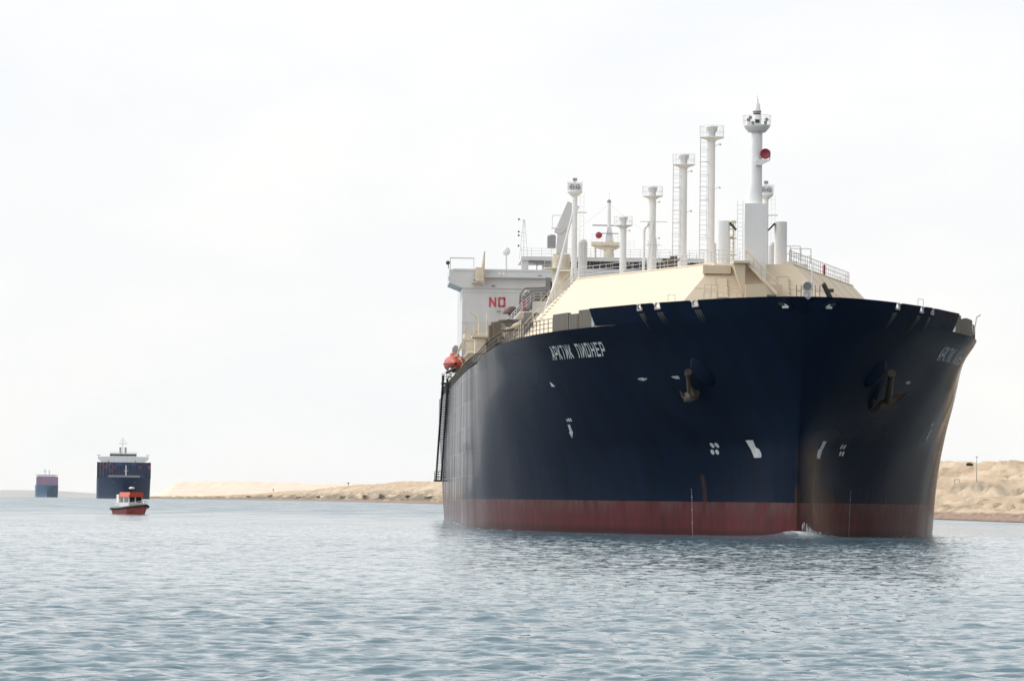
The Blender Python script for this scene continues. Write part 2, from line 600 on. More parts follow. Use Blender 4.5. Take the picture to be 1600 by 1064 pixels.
# stiffener brackets and rusty fairlead castings at the gaps
for side in (-1, 1):
    for g0, g1 in GAPS:
        c = MB()
        am = (g0 + g1) / 2
        z = 17.1
        p0, p1 = hpt(side, g0 + .05, z), hpt(side, g1 - .05, z)
        d = (p1 - p0).normalized()
        nrm = Vector((d.y, -d.x, 0)) * (1 if side > 0 else -1)
        for q in (p0, p1):
            c.cone(q + Vector((0, 0, 0)), q + Vector((0, 0, .36)), .09, .07, 8)
        c.cone(p0 - Vector((0, 0, .06)), p1 - Vector((0, 0, .06)), .06, .09, 8)
        c.cone(p0 + Vector((0, 0, .34)), p0.lerp(p1, .3) + Vector((0, 0, .36)), .10, .07, 8)
        c.cone(p1 + Vector((0, 0, .34)), p1.lerp(p0, .3) + Vector((0, 0, .36)), .10, .07, 8)
        c.build('mooring_chock', GREY, ship)
        st = MB()
        for q in range(5):
            a_ = g0 + (g1 - g0) * (q + .5) / 5
            l = random.uniform(.5, 1.5)
            pts = [[hpt(side, a_ - .10 * (1 - i / 5), 16.8 - l * i / 5, .012), hpt(side, a_ + .10 * (1 - i / 5), 16.8 - l * i / 5, .012)] for i in range(6)]
            st.grid(pts)
        st.build('rust_stain', STAIN, hull, gap=1.5)

def ring(side, a, z, r=.42, th=.13):
    """round panama fairlead cast into the bulwark"""
    c = hpt(side, a, z, .02)
    t1 = (hpt(side, a + .1, z) - hpt(side, a - .1, z)).normalized()
    t2 = (hpt(side, a, z + .1) - hpt(side, a, z - .1)).normalized()
    nr = t1.cross(t2).normalized()
    if nr.y > 0: nr = -nr
    m = MB()
    P = []
    for i in range(25):
        t = 2 * math.pi * i / 24
        e = t1 * math.cos(t) * r * 1.15 + t2 * math.sin(t) * r
        en = e.normalized()
        P.append([c + e + en * th * math.cos(u) + nr * (th * math.sin(u)) for u in [2 * math.pi * j / 8 for j in range(9)]])
    m.grid(P)
    o = m.build('fairlead', HULLM, ship)
    h = MB()
    h.add([c + nr * .03 + t1 * math.cos(2*math.pi*i/24) * r * 1.1 + t2 * math.sin(2*math.pi*i/24) * r * .95 for i in range(24)], [tuple(range(24))])
    h.build('dark_opening', DARK, o)
    h2 = MB()
    h2.cone(c + t1 * (-.24) - t2 * .20 + nr * .08, c + t1 * .22 - t2 * .20 + nr * .08, .09, .09, 8)
    h2.cone(c + t1 * (-.24) - t2 * .20 + nr * .08, c + t1 * (-.2) + t2 * .14 + nr * .08, .07, .05, 8)
    h2.build('roller', GREYW, o)
for s in (-1, 1): ring(s, -5.95 + .0, 16.92)

# ------------------------------------------------------------------ lettering and marks that lie on the shell
GL = {
    'А': [((0, 0), (.42, 1)), ((.42, 1), (.58, 1)), ((.58, 1), (1, 0)), ((.2, .32), (.8, .32))],
    'Р': [((0, 0), (0, 1)), ((0, 1), (1, 1)), ((1, 1), (1, .42)), ((1, .42), (0, .42))],
    'К': [((0, 0), (0, 1)), ((.08, .48), (1, 1)), ((.08, .52), (1, 0))],
    'Т': [((0, 1), (1, 1)), ((.5, 1), (.5, 0))],
    'И': [((0, 0), (0, 1)), ((1, 0), (1, 1)), ((.05, .06), (.95, .94))],
    'П': [((0, 0), (0, 1)), ((0, 1), (1, 1)), ((1, 1), (1, 0))],
    'О': [((0, 0.08), (0, .92)), ((.08, 1), (.92, 1)), ((1, .92), (1, .08)), ((.92, 0), (.08, 0)), ((0, .9), (.1, 1)), ((.9, 1), (1, .9)), ((1, .1), (.9, 0)), ((.1, 0), (0, .1))],
    'Н': [((0, 0), (0, 1)), ((1, 0), (1, 1)), ((0, .5), (1, .5))],
    'Е': [((1, 1), (0, 1)), ((0, 1), (0, 0)), ((0, 0), (1, 0)), ((0, .52), (.85, .52))],
    'N': [((0, 0), (0, 1)), ((1, 0), (1, 1)), ((.05, .95), (.95, .05))],
}
def strokes(ch, w, h, sw):
    """quads (four corners in letter metres) of one glyph"""
    out = []
    for (x0, y0), (x1, y1) in GL[ch]:
        p, q = Vector((x0 * w, y0 * h)), Vector((x1 * w, y1 * h))
        d = (q - p).normalized()
        e = Vector((-d.y, d.x)) * sw / 2
        p, q = p - d * sw / 2 * .98, q + d * sw / 2 * .98
        nseg = max(2, int((q - p).length / .22))
        for i in range(nseg):
            a, b = p.lerp(q, i / nseg), p.lerp(q, (i + 1) / nseg)
            out.append((a - e, b - e, b + e, a + e))
    return out
SHEAR = 1.30
def shellpoly(m, side, quads, a0, z0, dirn, off=.03, da=1.0):
    """flat letter quads laid on the shell; x runs along dirn in arc length, y goes up the plating"""
    for qd in quads:
        vs = []
        for p in qd:
            vs.append(hpt(side, a0 + dirn * p.x * da - SHEAR * p.y, z0 + p.y, off))
        m.add(vs, [(0, 1, 2, 3)])
NAME = 'АРКТИК ПИОНЕР'
for side in (-1, 1):
    m = MB()
    slot = 1.165 * .93
    for i, ch in enumerate(NAME):
        m = MB()
        if ch == ' ': continue
        qs = [tuple(Vector((p.x + i * slot, p.y)) for p in q) for q in strokes(ch, .62, .90, .17)]
        if side < 0: shellpoly(m, side, qs, 37.35, 14.0 + .0, -1)
        else: shellpoly(m, side, qs, 24.3, 14.02, 1)
        m.build('name_letter', NAMEP, hull, gap=None)

def shellshape(name, side, poly, m_=None, off=.03, n=1):
    """polygon given as (a, z) corners, filled as a fan of small faces on the shell"""
    m = MB()
    for pl in poly:
        m.add([hpt(side, a, z, off) for a, z in pl], [tuple(range(len(pl)))])
    return m.build(name, m_ or MARK, hull)
for side in (-1, 1):
    # tug push arrows
    shellshape('tug_arrow', side, [[(42.2, 8.75), (42.9, 8.75), (43.35, 8.15), (42.65, 8.15)], [(42.35, 8.2), (43.65, 8.15), (43.7, 7.65)]])
    shellshape('tug_mark', side, [[(41.0, 9.25), (41.35, 9.25), (41.45, 9.0), (41.1, 9.0)], [(41.5, 9.25), (42.0, 9.25), (42.1, 9.0), (41.6, 9.0)], [(42.2, 9.2), (42.5, 9.2), (42.6, 9.0), (42.3, 9.0)]])
    # bulbous bow symbol
    bl = [(9.62, 7.22), (8.15, 7.22), (8.1, 6.65), (7.35, 6.5), (7.05, 6.22), (7.1, 5.95), (7.3, 5.88), (8.75, 5.88), (8.95, 6.2)]
    q = MB()
    q.add([hpt(side, a, z, .03) for a, z in [(9.62, 7.22), (8.15, 7.22), (8.12, 6.65), (9.2, 6.45)]], [(0, 1, 2, 3)])
    q.add([hpt(side, a, z, .03) for a, z in [(9.2, 6.45), (8.12, 6.65), (7.45, 6.52), (7.1, 6.25), (7.05, 6.0), (7.25, 5.88), (8.75, 5.88)]], [tuple(range(7))])
    q.build('bulb_symbol', MARK, hull, gap=.3)
    # bow thruster symbol: four blades
    q = MB()
    for s1, s2 in ((-1, -1), (-1, 1), (1, -1), (1, 1)):
        pts = []
        for i in range(10):
            t = 2 * math.pi * i / 10
            pts.append(hpt(side, 16.0 + s1 * .42 + .32 * math.cos(t) - s2 * .22, 6.62 + s2 * .26 + .20 * math.sin(t), .03))
        q.add(pts, [tuple(range(10))])
    q.build('thruster_symbol', MARK, hull, gap=1.0)
    # draught marks
    q = MB()
    z = -.2
    i = 0
    while z < 3.5:
        wv = .10 if i % 5 == 0 else .04
        q.add([hpt(side, 22.1 - wv, z, .025), hpt(side, 22.1 + wv, z, .025), hpt(side, 22.1 + wv, z + .09, .025), hpt(side, 22.1 - wv, z + .09, .025)], [(0, 1, 2, 3)])
        z += .2; i += 1
    q.build('draught_mark', MARK, hull, gap=.02)
    # small marks further up
    shellshape('frame_mark', side, [[(41.9, 12.2), (41.6, 12.2), (40.7, 11.85), (41.9, 11.85)]])
    shellshape('frame_mark', side, [[(20.4, 12.05), (19.8, 12.1), (19.8, 11.9)], [(19.7, 12.12), (19.0, 12.12), (19.0, 11.9), (19.7, 11.9)], [(18.9, 12.08), (18.3, 12.05), (18.9, 11.92)]])
    shellshape('frame_mark', side, [[(13.6, 12.08), (12.9, 12.12), (12.9, 11.9)], [(12.8, 12.12), (12.5, 12.12), (12.5, 11.9), (12.8, 11.9)], [(12.4, 12.12), (12.2, 12.12), (12.2, 11.9), (12.4, 11.9)]])

# ------------------------------------------------------------------ anchors and hawse bolsters
def shell_frame(side, a, z):
    c = hpt(side, a, z, 0)
    t1 = (hpt(side, a + .1, z) - hpt(side, a - .1, z)).normalized()     # aft
    t2 = (hpt(side, a, z + .1) - hpt(side, a, z - .1)).normalized()     # up the plating
    nr = (hpt(side, a, z, 1) - c).normalized()
    return c, t1, t2, nr
for side in (-1, 1):
    c, t1, t2, nr = shell_frame(side, 7.9, 12.35)
    m = MB()
    P = []
    for i in range(13):
        ph = math.pi / 2 * i / 12
        r = 1.25 * math.cos(ph) ** .8
        h = .50 * math.sin(ph) ** 1.3
        P.append([c + t1 * (r * 1.1 * math.cos(t)) + t2 * (r * math.sin(t) - .35 * h) + nr * (h - .03) for t in [2 * math.pi * j / 36 for j in range(37)]])
    m.grid(P, True, side > 0)
    bol = m.build('hawse_bolster', HULLM, ship)
    # anchor hanging from the bolster: shank, crown and two flukes close against the plating
    an = empty('anchor', (0, 0, 0))
    an.parent = ship
    if side < 0:
        topp = hpt(side, 8.9, 12.55, .55)
        crown = hpt(side, 10.9, 11.0, .62)
        wv = Vector((.25, -.75, .1)).normalized()
    else:
        topp = hpt(side, 9.6, 12.7, .55)
        crown = hpt(side, 14.2, 10.75, .70)
        wv = Vector((.86, -.10, .42)).normalized()
    dn = (crown - topp).normalized()
    fr_ = (hpt(side, 11, 11.5, 1.0) - hpt(side, 11, 11.5, 0)).normalized()
    sh = MB()
    sh.cone(topp, crown, .20, .30, 8)
    sh.cone(topp - dn * .1, topp + dn * .25, .32, .30, 8)
    sh.build('shank', RUST if side < 0 else ANCH, an)
    cr = MB()
    cr.cone(crown - wv * 1.15, crown + wv * 1.15, .24, .24, 8)
    cr.cone(crown - wv * .6 + dn * .1, crown + wv * .6 + dn * .1, .42, .42, 8)
    cr.build('crown', ANCH, an)
    for s_ in (-1, 1):
        fl = MB()
        base = crown + wv * (s_ * .95)
        tip = base - dn * 1.25 + fr_ * .45 + wv * s_ * .15
        e = dn.cross(fr_).normalized() * .36
        fl.add([base - e, base + e, tip, base - e * .6 + fr_ * .3, base + e * .6 + fr_ * .3, tip + fr_ * .08], [(0, 1, 2), (3, 5, 4), (0, 2, 5, 3), (1, 4, 5, 2), (0, 3, 4, 1)])
        fl.cone(base, base + dn * .40 + wv * s_ * .35, .26, .12, 6)
        fl.build('fluke', ANCH, an)

# ------------------------------------------------------------------ trunk (tank) deck
ZT = 22.2
tk = MB()
ftop = [(-3.22, 40.2, 22.15), (3.22, 40.2, 22.15)]
fbot = [(-8.5, 35.0, 16.0), (8.5, 35.0, 16.0)]
cs_t, cs_b = (-13.1, 73.0, ZT), (-18.3, 69.5, 15.95)
cp_t, cp_b = (11.5, 72.0, 21.9), (17.0, 70.5, 15.95)
es_t, es_b = (-13.1, 229, ZT), (-18.3, 229, 14.8)
ep_t, ep_b = (11.5, 229, 21.9), (17.0, 229, 14.8)
V = [ftop[0], ftop[1], fbot[0], fbot[1], cs_t, cs_b, cp_t, cp_b, es_t, es_b, ep_t, ep_b]
tk.add(V, [(0, 2, 3, 1), (4, 5, 2, 0), (1, 3, 7, 6), (8, 9, 5, 4), (6, 7, 11, 10), (0, 1, 6, 4), (4, 6, 10, 8), (8, 10, 11, 9)])
trunk = tk.build('trunk_deck', BEIGE, ship)
# welded seams and stiffener lines on the oblique sides
w_ = MB()
def lerp3(a, b, t): return Vector(a).lerp(Vector(b), t)
for side, ct, cb in ((-1, cs_t, cs_b), (1, cp_t, cp_b)):
    f_t, f_b = ftop[0 if side < 0 else 1], fbot[0 if side < 0 else 1]
    nn = (Vector(cb) - Vector(f_t)).cross(Vector(ct) - Vector(f_t)).normalized()
    if nn.y > 0: nn = -nn
    for t in (.18, .36, .54, .72, .88):
        w_.tube(lerp3(f_t, ct, t) + nn * .0, lerp3(f_b, cb, t) + nn * .0, .02, 4)
    for t in (.33, .66):
        w_.tube(lerp3(f_t, f_b, t), lerp3(ct, cb, t), .02, 4)
    w_.tube(lerp3(f_t, f_b, 0), lerp3(ct, cb, 0), .09, 6)
for t in (.35, .72): w_.tube(lerp3(ftop[0], fbot[0], t), lerp3(ftop[1], fbot[1], t), .025, 4)
w_.build('weld_seams', BEIGE, trunk, gap=None)
# doors, hand rails and ladders on the trunk's front slope (front plane: y = 40.2 - .845*(22.15-z))
def fy(z): return 40.2 - (22.15 - z) * (5.2 / 6.15)
for x0, x1, z1 in ((-3.25, -2.35, 20.95), (1.85, 2.75, 21.1)):
    d = MB()
    zb_ = z1 - 1.7
    d.add([(x0, fy(zb_) - .09, zb_), (x1, fy(zb_) - .09, zb_), (x1, fy(z1) - .09, z1), (x0, fy(z1) - .09, z1)], [(0, 1, 2, 3)])
    for a, b in (((x0, zb_), (x0, z1)), ((x1, zb_), (x1, z1)), ((x0, z1), (x1, z1)), ((x0, zb_), (x1, zb_))):
        d.tube((a[0], fy(a[1]) - .09, a[1]), (b[0], fy(b[1]) - .09, b[1]), .045, 4)
    dr = d.build('door', BEIGE, trunk)
    h_ = MB()
    for i in range(4): h_.box(x1 - .04, x1 + .10, fy(zb_ + .3 + i * .35) - .22, fy(zb_ + .3 + i * .35) - .10, zb_ + .3 + i * .35, zb_ + .42 + i * .35)
    h_.build('hinge', BEIGED, dr)
fr = MB()
fr.rail([(-4.6, 34.6, 17.6), (-1.3, 34.6, 17.6)], 1.9, .55, .02, 4)
fr.rail([(.9, 34.6, 17.7), (3.5, 34.6, 17.7)], 1.5, .8, .03, 3)
fr.rail([(-4.4, 36.0, 19.2), (-3.3, 36.0, 19.2)], 1.0, .5, .03, 2)
fr.build('front_railing', BEIGED, trunk)
bx_ = MB()
bx_.box(-4.3, -2.0, 39.15, 39.9, 21.25, 21.95)
bx_.box(-1.96, -.6, 36.9, 39.9, 22.05, 22.25)
bx_.prism([(-2.0, 22.05), (-1.0, 22.05), (-1.0, 19.5), (-1.15, 19.5)], 37.2, 38.6)
bx_.box(-1.0, 2.0, 36.6, 39.0, 16.1, 20.3)
bx_.build('front_platform', BEIGE, trunk)
stt = MB()
P0, P1 = Vector((-.90, 37.4, 22.15)), Vector((1.55, 36.0, 19.55))
for off in (0, .75):
    o1 = Vector((0, off, 0))
    d = (P1 - P0).normalized()
    u = Vector((0, 0, .16))
    stt.add([P0 + o1 - u, P1 + o1 - u, P1 + o1 + u, P0 + o1 + u, P0 + o1 - u + Vector((0, .06, 0)), P1 + o1 - u + Vector((0, .06, 0)), P1 + o1 + u + Vector((0, .06, 0)), P0 + o1 + u + Vector((0, .06, 0))],
            [(0, 1, 2, 3), (7, 6, 5, 4), (3, 2, 6, 7), (0, 4, 5, 1), (0, 3, 7, 4), (1, 5, 6, 2)])
    stt.tube(P0 + o1 + Vector((0, 0, .95)), P1 + o1 + Vector((0, 0, .95)), .035, 5)
    for i in range(5):
        q = P0.lerp(P1, i / 4) + o1
        stt.tube(q, q + Vector((0, 0, .95)), .03, 4)
for i in range(13):
    q = P0.lerp(P1, (i + .5) / 13)
    stt.box(q.x - .12, q.x + .12, q.y + .06, q.y + .75, q.z - .02, q.z + .02)
stt.build('stairway', BEIGE, trunk)
# railings along the trunk's top edges
r1 = MB()
r1.rail([(-3.3, 40.3, 22.2), (-1.2, 40.3, 22.2)], 1.05, .8, .025)
r1.rail([lerp3(ftop[0], cs_t, t) + Vector((.3, .2, .02)) for t in (0, .25, .5, .75, 1)], 1.05, 1.6, .025)
r1.rail([(-12.7, 74, ZT), (-12.7, 228, ZT)], 1.05, 3.0, .03)
r1.rail([lerp3(ftop[1], cp_t, t) + Vector((-.3, .2, .02)) for t in (0, .25, .5, .75, 1)], 1.15, 1.15, .032)
r1.rail([(11.2, 73, 21.9), (11.2, 228, 21.9)], 1.15, 2.2, .032)
r1.build('railing', GREYW, trunk)
# long stairs down the chamfered corner on the starboard side, and lesser flights behind it
for a0, x_off, w2, mm in ((73.4, -.15, 1.0, BEIGED), (120, -.3, .9, BEIGED), (170, -.3, .9, BEIGED)):
    g = MB()
    A0, A1 = Vector((-13.0 + x_off, a0, ZT + .05)), Vector((-18.35 + x_off, a0, 16.0))
    for o1 in (0, w2):
        e = Vector((0, o1, 0))
        u = Vector((.15, 0, .15))
        g.add([A0 + e - u, A1 + e - u, A1 + e + u, A0 + e + u], [(0, 1, 2, 3)])
        for hh in (.5, 1.0): g.tube(A0 + e + Vector((-.2, 0, hh)), A1 + e + Vector((-.2, 0, hh)), .03, 4)
        for i in range(7):
            q = A0.lerp(A1, i / 6) + e + Vector((-.2, 0, 0))
            g.tube(q, q + Vector((0, 0, 1.0)), .03, 4)
    for i in range(22):
        q = A0.lerp(A1, (i + .5) / 22)
        g.box(q.x - .15, q.x + .15, q.y, q.y + w2, q.z - .02, q.z + .02)
    g.build('side_stairs', mm, trunk)

# ------------------------------------------------------------------ foremast
fm = empty('foremast', (0, 0, 0)); fm.parent = ship
m = MB()
m.prism([(-.95, 27.05), (.85, 27.05), (.85, 20.55), (.55, 20.8), (-.95, 22.3)], 38.6, 40.6)
m.build('mast_pedestal', WHITE, fm)
m = MB()
prof = [(27.05, -.76, .62), (27.9, -.62, .58), (28.9, -.45, .56), (30.5, -.40, .55), (33.1, -.36, .55), (33.7, -.36, .5)]
P = []
for z, xl, xr in prof:
    cx, r = (xl + xr) / 2, (xr - xl) / 2
    P.append([(cx + r * math.cos(t), 40 + r * math.sin(t), z) for t in [2 * math.pi * j / 20 for j in range(21)]])
m.grid(P)
m.build('mast_tube', WHITE, fm)
m = MB()
m.lathe((.08, 40, 0), [(.45, 32.95), (.72, 33.02), (1.0, 33.35), (1.12, 33.55), (1.12, 33.62), (.05, 33.62)], 24)
pf = m.build('crow_platform', WHITE, fm)
m = MB()
for i in range(14):
    t = 2 * math.pi * i / 14
    p = Vector((.08 + 1.12 * math.cos(t), 40 + 1.12 * math.sin(t), 33.6))
    m.tube(p, p + Vector((.04 * math.cos(t), 0, .8)), .022, 4)
for hh in (.4, .8):
    ps = [Vector((.08 + 1.14 * math.cos(2*math.pi*i/14), 40 + 1.14 * math.sin(2*math.pi*i/14), 33.6 + hh)) for i in range(15)]
    m.path(ps, .02, 4)
m.build('platform_railing', WHITE, pf)
m = MB()
m.lathe((.08, 40, 0), [(.34, 33.6), (.34, 34.4), (.30, 34.42), (.30, 34.62), (.34, 34.64), (.33, 34.8), (.26, 34.95), (.24, 35.35), (.12, 35.42), (.10, 35.75), (.03, 35.8), (.03, 36.05)], 18)
m.build('lantern_column', WHITE, fm)
m = MB()
m.lathe((.08, 40, 0), [(.315, 34.46), (.325, 34.5), (.325, 34.58), (.315, 34.6)], 18)
m.lathe((.08, 40, 0), [(.345, 34.68), (.36, 34.72), (.345, 34.76)], 18)
m.box(-.10, .26, 39.56, 39.66, 33.78, 34.05)
m.build('navigation_light', DARK, fm)
for x, z in ((-.72, 33.95), (-.35, 33.72), (.70, 33.75), (.80, 34.0), (-.55, 34.15)):
    m = MB()
    m.cone((x, 39.1, z), (x, 38.9, z), .11, .15, 10)
    m.tube((x, 39.15, z), (x, 39.25, 33.6), .04, 4)
    m.build('floodlight', GREY, fm)
m = MB()
m.prism([(-.1, 30.72), (1.15, 30.72), (1.15, 30.66), (.35, 30.25), (.0, 30.25)], 39.2, 40.2)
hp = m.build('horn_bracket', WHITE, fm)
m = MB()
m.lathe((.74, 39.25, 31.19), [(.0, -.02), (.36, -.04), (.42, -.10), (.44, -.02), (.30, .18), (.16, .5), (.10, .9)], 22, 'y')
m.build('fog_horn', REDP, fm)
m = MB()
m.rail([(1.15, 39.3, 30.72), (1.15, 40.2, 30.72)], .75, .5, .02, 2)
m.build('horn_railing', WHITE, fm)
m = MB()
m.ladder((-1.25, 39.6, 22.3), (-1.25, 39.6, 27.3), .45, cage=False)
m.build('ladder', GREYW, fm)

# ------------------------------------------------------------------ vent masts (four) with platforms, ladders, cups
def vent_mast(a, zt, zb_, r, lad, foot, rf):
    e = empty('vent_mast', (0, 0, 0)); e.parent = ship
    m = MB(); m.cone((0, a, 22.2), (0, a, foot), rf, rf * .86, 18); m.build('mast_foot', WHITE, e)
    if rf == .60:
        m = MB()
        m.path([(-.9, a - .2, 22.2), (-.9, a - .2, 32.2), (-.85, a - .2, 32.6), (-.5, a - .2, 33.0), (-.4, a - .2, 33.4)], .16, 8)
        m.build('vent_riser', WHITE, e)
    m = MB()
    m.cone((0, a, zb_), (0, a, zt - 1.0), r * 1.12, r, 20)
    m.lathe((0, a, 0), [(r * 1.25, zb_ + 2.2), (r * 1.25, zb_ + 2.3), (r, zb_ + 2.35)], 20)
    m.build('mast_tube', WHITE, e)
    m = MB()
    m.lathe((0, a, 0), [(r * .95, zt - 1.0), (r * .95, zt - .62), (.36, zt - .58), (.50, zt - .38), (.56, zt - .15), (.58, zt), (.50, zt - .02), (.02, zt - .1)], 22)
    m.build('vent_cup', GREYW, e)
    m = MB()
    zp = zt - 1.05
    m.lathe((0, a, 0), [(r, zp - .38), (r + .15, zp - .22), (1.05, zp - .04), (1.14, zp), (1.14, zp + .06), (.3, zp + .06)], 24)
    p = m.build('platform', WHITE, e)
    m = MB()
    for i in range(16):
        t = 2 * math.pi * i / 16
        q = Vector((1.12 * math.cos(t), a + 1.12 * math.sin(t), zp))
        m.tube(q, q + Vector((0, 0, 1.1)), .022, 4)
    for hh in (.55, 1.1):
        m.path([Vector((1.12 * math.cos(2*math.pi*i/16), a + 1.12 * math.sin(2*math.pi*i/16), zp + hh)) for i in range(17)], .02, 4)
    m.build('platform_railing', WHITE, p)
    if lad:
        m = MB()
        m.ladder((-.72, a - .2, zb_), (-.72, a - .2, zp), .62, cage=True, r=.03, step=.45)
        for i in range(4):
            z = zb_ + 1.5 + i * (zp - zb_ - 2) / 3.5
            m.tube((-.6, a - .2, z), (0, a, z), .03, 4)
        m.build('ladder', GREYW, e)
    m = MB()
    for s, dz in ((1, -1.6), (1, -5.6)):
        m.tube((0, a, zt + dz - .35), (s * .75, a - .1, zt + dz), .03, 4)
        m.cone((s * .75, a - .1, zt + dz), (s * .78, a - .3, zt + dz - .1), .06, .10, 8)
    m.build('floodlight', GREYW, e)
    return e
vent_mast(88.4, 37.23, 22.2, .33, True, 26.4, .62)
vent_mast(125.5, 37.26, 22.2, .36, True, 27.2, .56)
vent_mast(174.8, 37.2, 22.2, .40, False, 31.3, .60)
vent_mast(231.0, 37.15, 22.2, .40, False, 28.0, .55)
# vent posts (mushroom trunks) beside the foremast
for s in (-1, 1):
    v = empty('vent_post', (0, 0, 0)); v.parent = ship
    m = MB()
    m.cone((s * 2.38, 42.6, 22.1), (s * 2.38, 42.6, 25.8), .54, .52, 22)
    m.build('vent_trunk', WHITE, v)
    m = MB()
    m.add([(s * 1.84, 42.2, 25.72), (s * 1.30, 42.2, 25.12), (s * 1.36, 42.2, 25.02), (s * 1.86, 42.2, 25.52), (s * 1.84, 43.0, 25.72), (s * 1.30, 43.0, 25.12), (s * 1.36, 43.0, 25.02), (s * 1.86, 43.0, 25.52)],
          [(0, 1, 2, 3), (7, 6, 5, 4), (0, 4, 5, 1), (3, 2, 6, 7), (1, 5, 6, 2)])
    m.build('vent_flap', DARK, v)

# ------------------------------------------------------------------ floodlight king posts amidships
for s in (-1, 1):
    e = empty('king_post', (0, 0, 0)); e.parent = ship
    x = s * 10.0
    m = MB()
    m.cone((x - .12 * s * 0, 145, 22.2), (x, 145, 34.5), .36, .27, 18)
    m.build('post', WHITE, e)
    m = MB()
    m.lathe((x, 145, 0), [(.28, 34.1), (.45, 34.25), (.78, 34.55), (.8, 34.62), (.8, 34.7), (.05, 34.7)], 18)
    m.box(x - .74, x + .74, 144.7, 145.3, 34.72, 35.55)
    hd = m.build('lamp_house', WHITE, e)
    for dx in (-.3, .3):
        l = MB()
        l.lathe((x + dx, 144.66, 35.12), [(.02, -.05), (.22, -.05), (.25, -.10), (.25, .02)], 16, 'y')
        l.build('floodlight', GREY, hd)
    l = MB()
    l.box(x - .22, x + .22, 144.8, 145.1, 35.75, 36.05)
    l.tube((x, 145, 35.5), (x, 145, 35.8), .05, 5)
    l.build('floodlight', GREY, hd)
    m = MB()
    m.rail([(x - .78, 144.4, 34.7), (x + .78, 144.4, 34.7)], .95, .5, .02, 2)
    m.build('railing', WHITE, e)
    m = MB()
    m.cone((x - .15, 144.9, 32.6), (x - 1.9, 144.9, 25.2), .10, .16, 10)
    m.cone((x - .15, 144.9, 32.6), (x + .1, 149, 25.2), .10, .16, 10)
    m.cone((x - 1.6, 144.9, 26.4), (x + .1, 144.9, 26.4), .08, .08, 8)
    m.cone((x - 1.9, 144.9, 25.2), (x - 2.9, 144.9, 22.2), .17, .20, 10)
    m.build('brace', WHITE, e)
    m = MB()
    m.box(x + .30, x + 1.25, 144.6, 145.2, 32.42, 32.52)
    m.ladder((x + .75, 144.7, 25), (x + .75, 144.7, 34.6), .42, r=.022, step=.5)
    m.build('ladder', WHITE, e)
    m = MB()
    m.cone((x + 1.0, 147, 22.2), (x + 1.0, 147, 29.4), .48, .48, 16)
    m.lathe((x + 1.0, 147, 29.4), [(.48, 0), (.40, .25), (.15, .4), (.01, .42)], 16)
    m.build('tank', GREYW, e)

# ------------------------------------------------------------------ hose crane
e = empty('crane', (0, 0, 0)); e.parent = ship
m = MB()
m.cone((-10.45, 165, 22.2), (-10.45, 165, 29.1), .95, .95, 22)
m.lathe((-10.45, 165, 0), [(.95, 27.4), (1.9, 27.45), (1.9, 27.6), (.95, 27.65)], 22)
m.build('pedestal', BEIGED, e)
m = MB()
m.prism([(-11.0, 29.15), (-9.85, 29.15), (-9.75, 31.3), (-10.0, 32.6), (-10.7, 32.8), (-10.9, 31.4)], 164.3, 165.7)
m.build('slewing_house', GREYW, e)
m = MB()
m.box(-12.0, -11.1, 164.2, 165.0, 29.75, 31.0)
m.lathe((-11.55, 164.6, 31.0), [(.45, 0), (.42, .15), (.02, .22)], 12)
m.build('operator_cab', GREY, e)
m = MB()
b0, b1 = Vector((-10.75, 164.2, 31.3)), Vector((-9.35, 164.2, 34.6))
d = (b1 - b0).normalized(); pr = Vector((-d.z, 0, d.x))
q = [b0 - pr * .1, b0 + pr * .55, b1 + pr * .55, b1 - pr * .85, b0.lerp(b1, .35) - pr * .75]
m.add(q + [p + Vector((0, 1.3, 0)) for p in q], [(0, 1, 2, 3, 4), (9, 8, 7, 6, 5), (0, 5, 6, 1), (1, 6, 7, 2), (2, 7, 8, 3), (3, 8, 9, 4), (4, 9, 5, 0)])
m.build('jib', GREYW, e)
m = MB()
m.path([(-11.5, 164.4, 31.9), (-11.5, 164.4, 33.3), (-10.4, 164.4, 33.3)], .05, 5)
m.box(-11.6, -10.6, 164.1, 165, 31.85, 31.95)
m.tube((-10.6, 164.2, 29.1), (-9.9, 164.2, 29.1), .12, 6)
m.build('walkway', WHITE, e)
m = MB()
m.rail([(-12.3, 164, 27.6), (-8.6, 164, 27.6)], 1.0, .7, .025)
m.build('railing', GREYW, e)

# ------------------------------------------------------------------ accommodation block with bridge
HA = 236.0
hs = empty('bridge_house', (0, 0, 0)); hs.parent = ship
m = MB()
m.box(-19.45, 19.45, HA, 262, 14.7, 29.0)
m.prism([(-19.45, 28.4), (-21.1, 29.05), (-21.1, 30.7), (21.1, 30.7), (21.1, 29.05), (19.45, 28.4)], HA - .15, 248)
m.build('house_wall', GREYW, hs)
m = MB()
m.box(-20.6, 20.6, HA - .24, HA - .15, 30.55, 30.78)
m.box(-17.7, 17.7, HA - .9, HA - .15, 29.72, 29.92)
for z in (18.2, 20.8, 24.2, 27.9): m.box(-19.5, 19.5, HA - .05, HA, z, z + .06)
m.build('deck_ledge', GREYW, hs)
for x, z, w in ((-18.1, 29.3, .62), (-15.9, 28.6, .45), (-15.2, 25.5, .5), (-10.2, 29.9, .5)):
    q = MB()
    q.box(x, x + w, HA - .26, HA - .155, z, z + .22)
    q.build('vent_louvre', GREY, hs)
q = MB(); q.box(-21.16, -21.09, HA + .1, HA + .6, 29.3, 29.8); q.build('side_light', DARK, hs)
for x0 in (-15.05, -14.6):
    q = MB(); q.box(x0, x0 + .3, HA - .27, HA - .16, 30.05, 30.5); q.build('window', WHITE, hs)
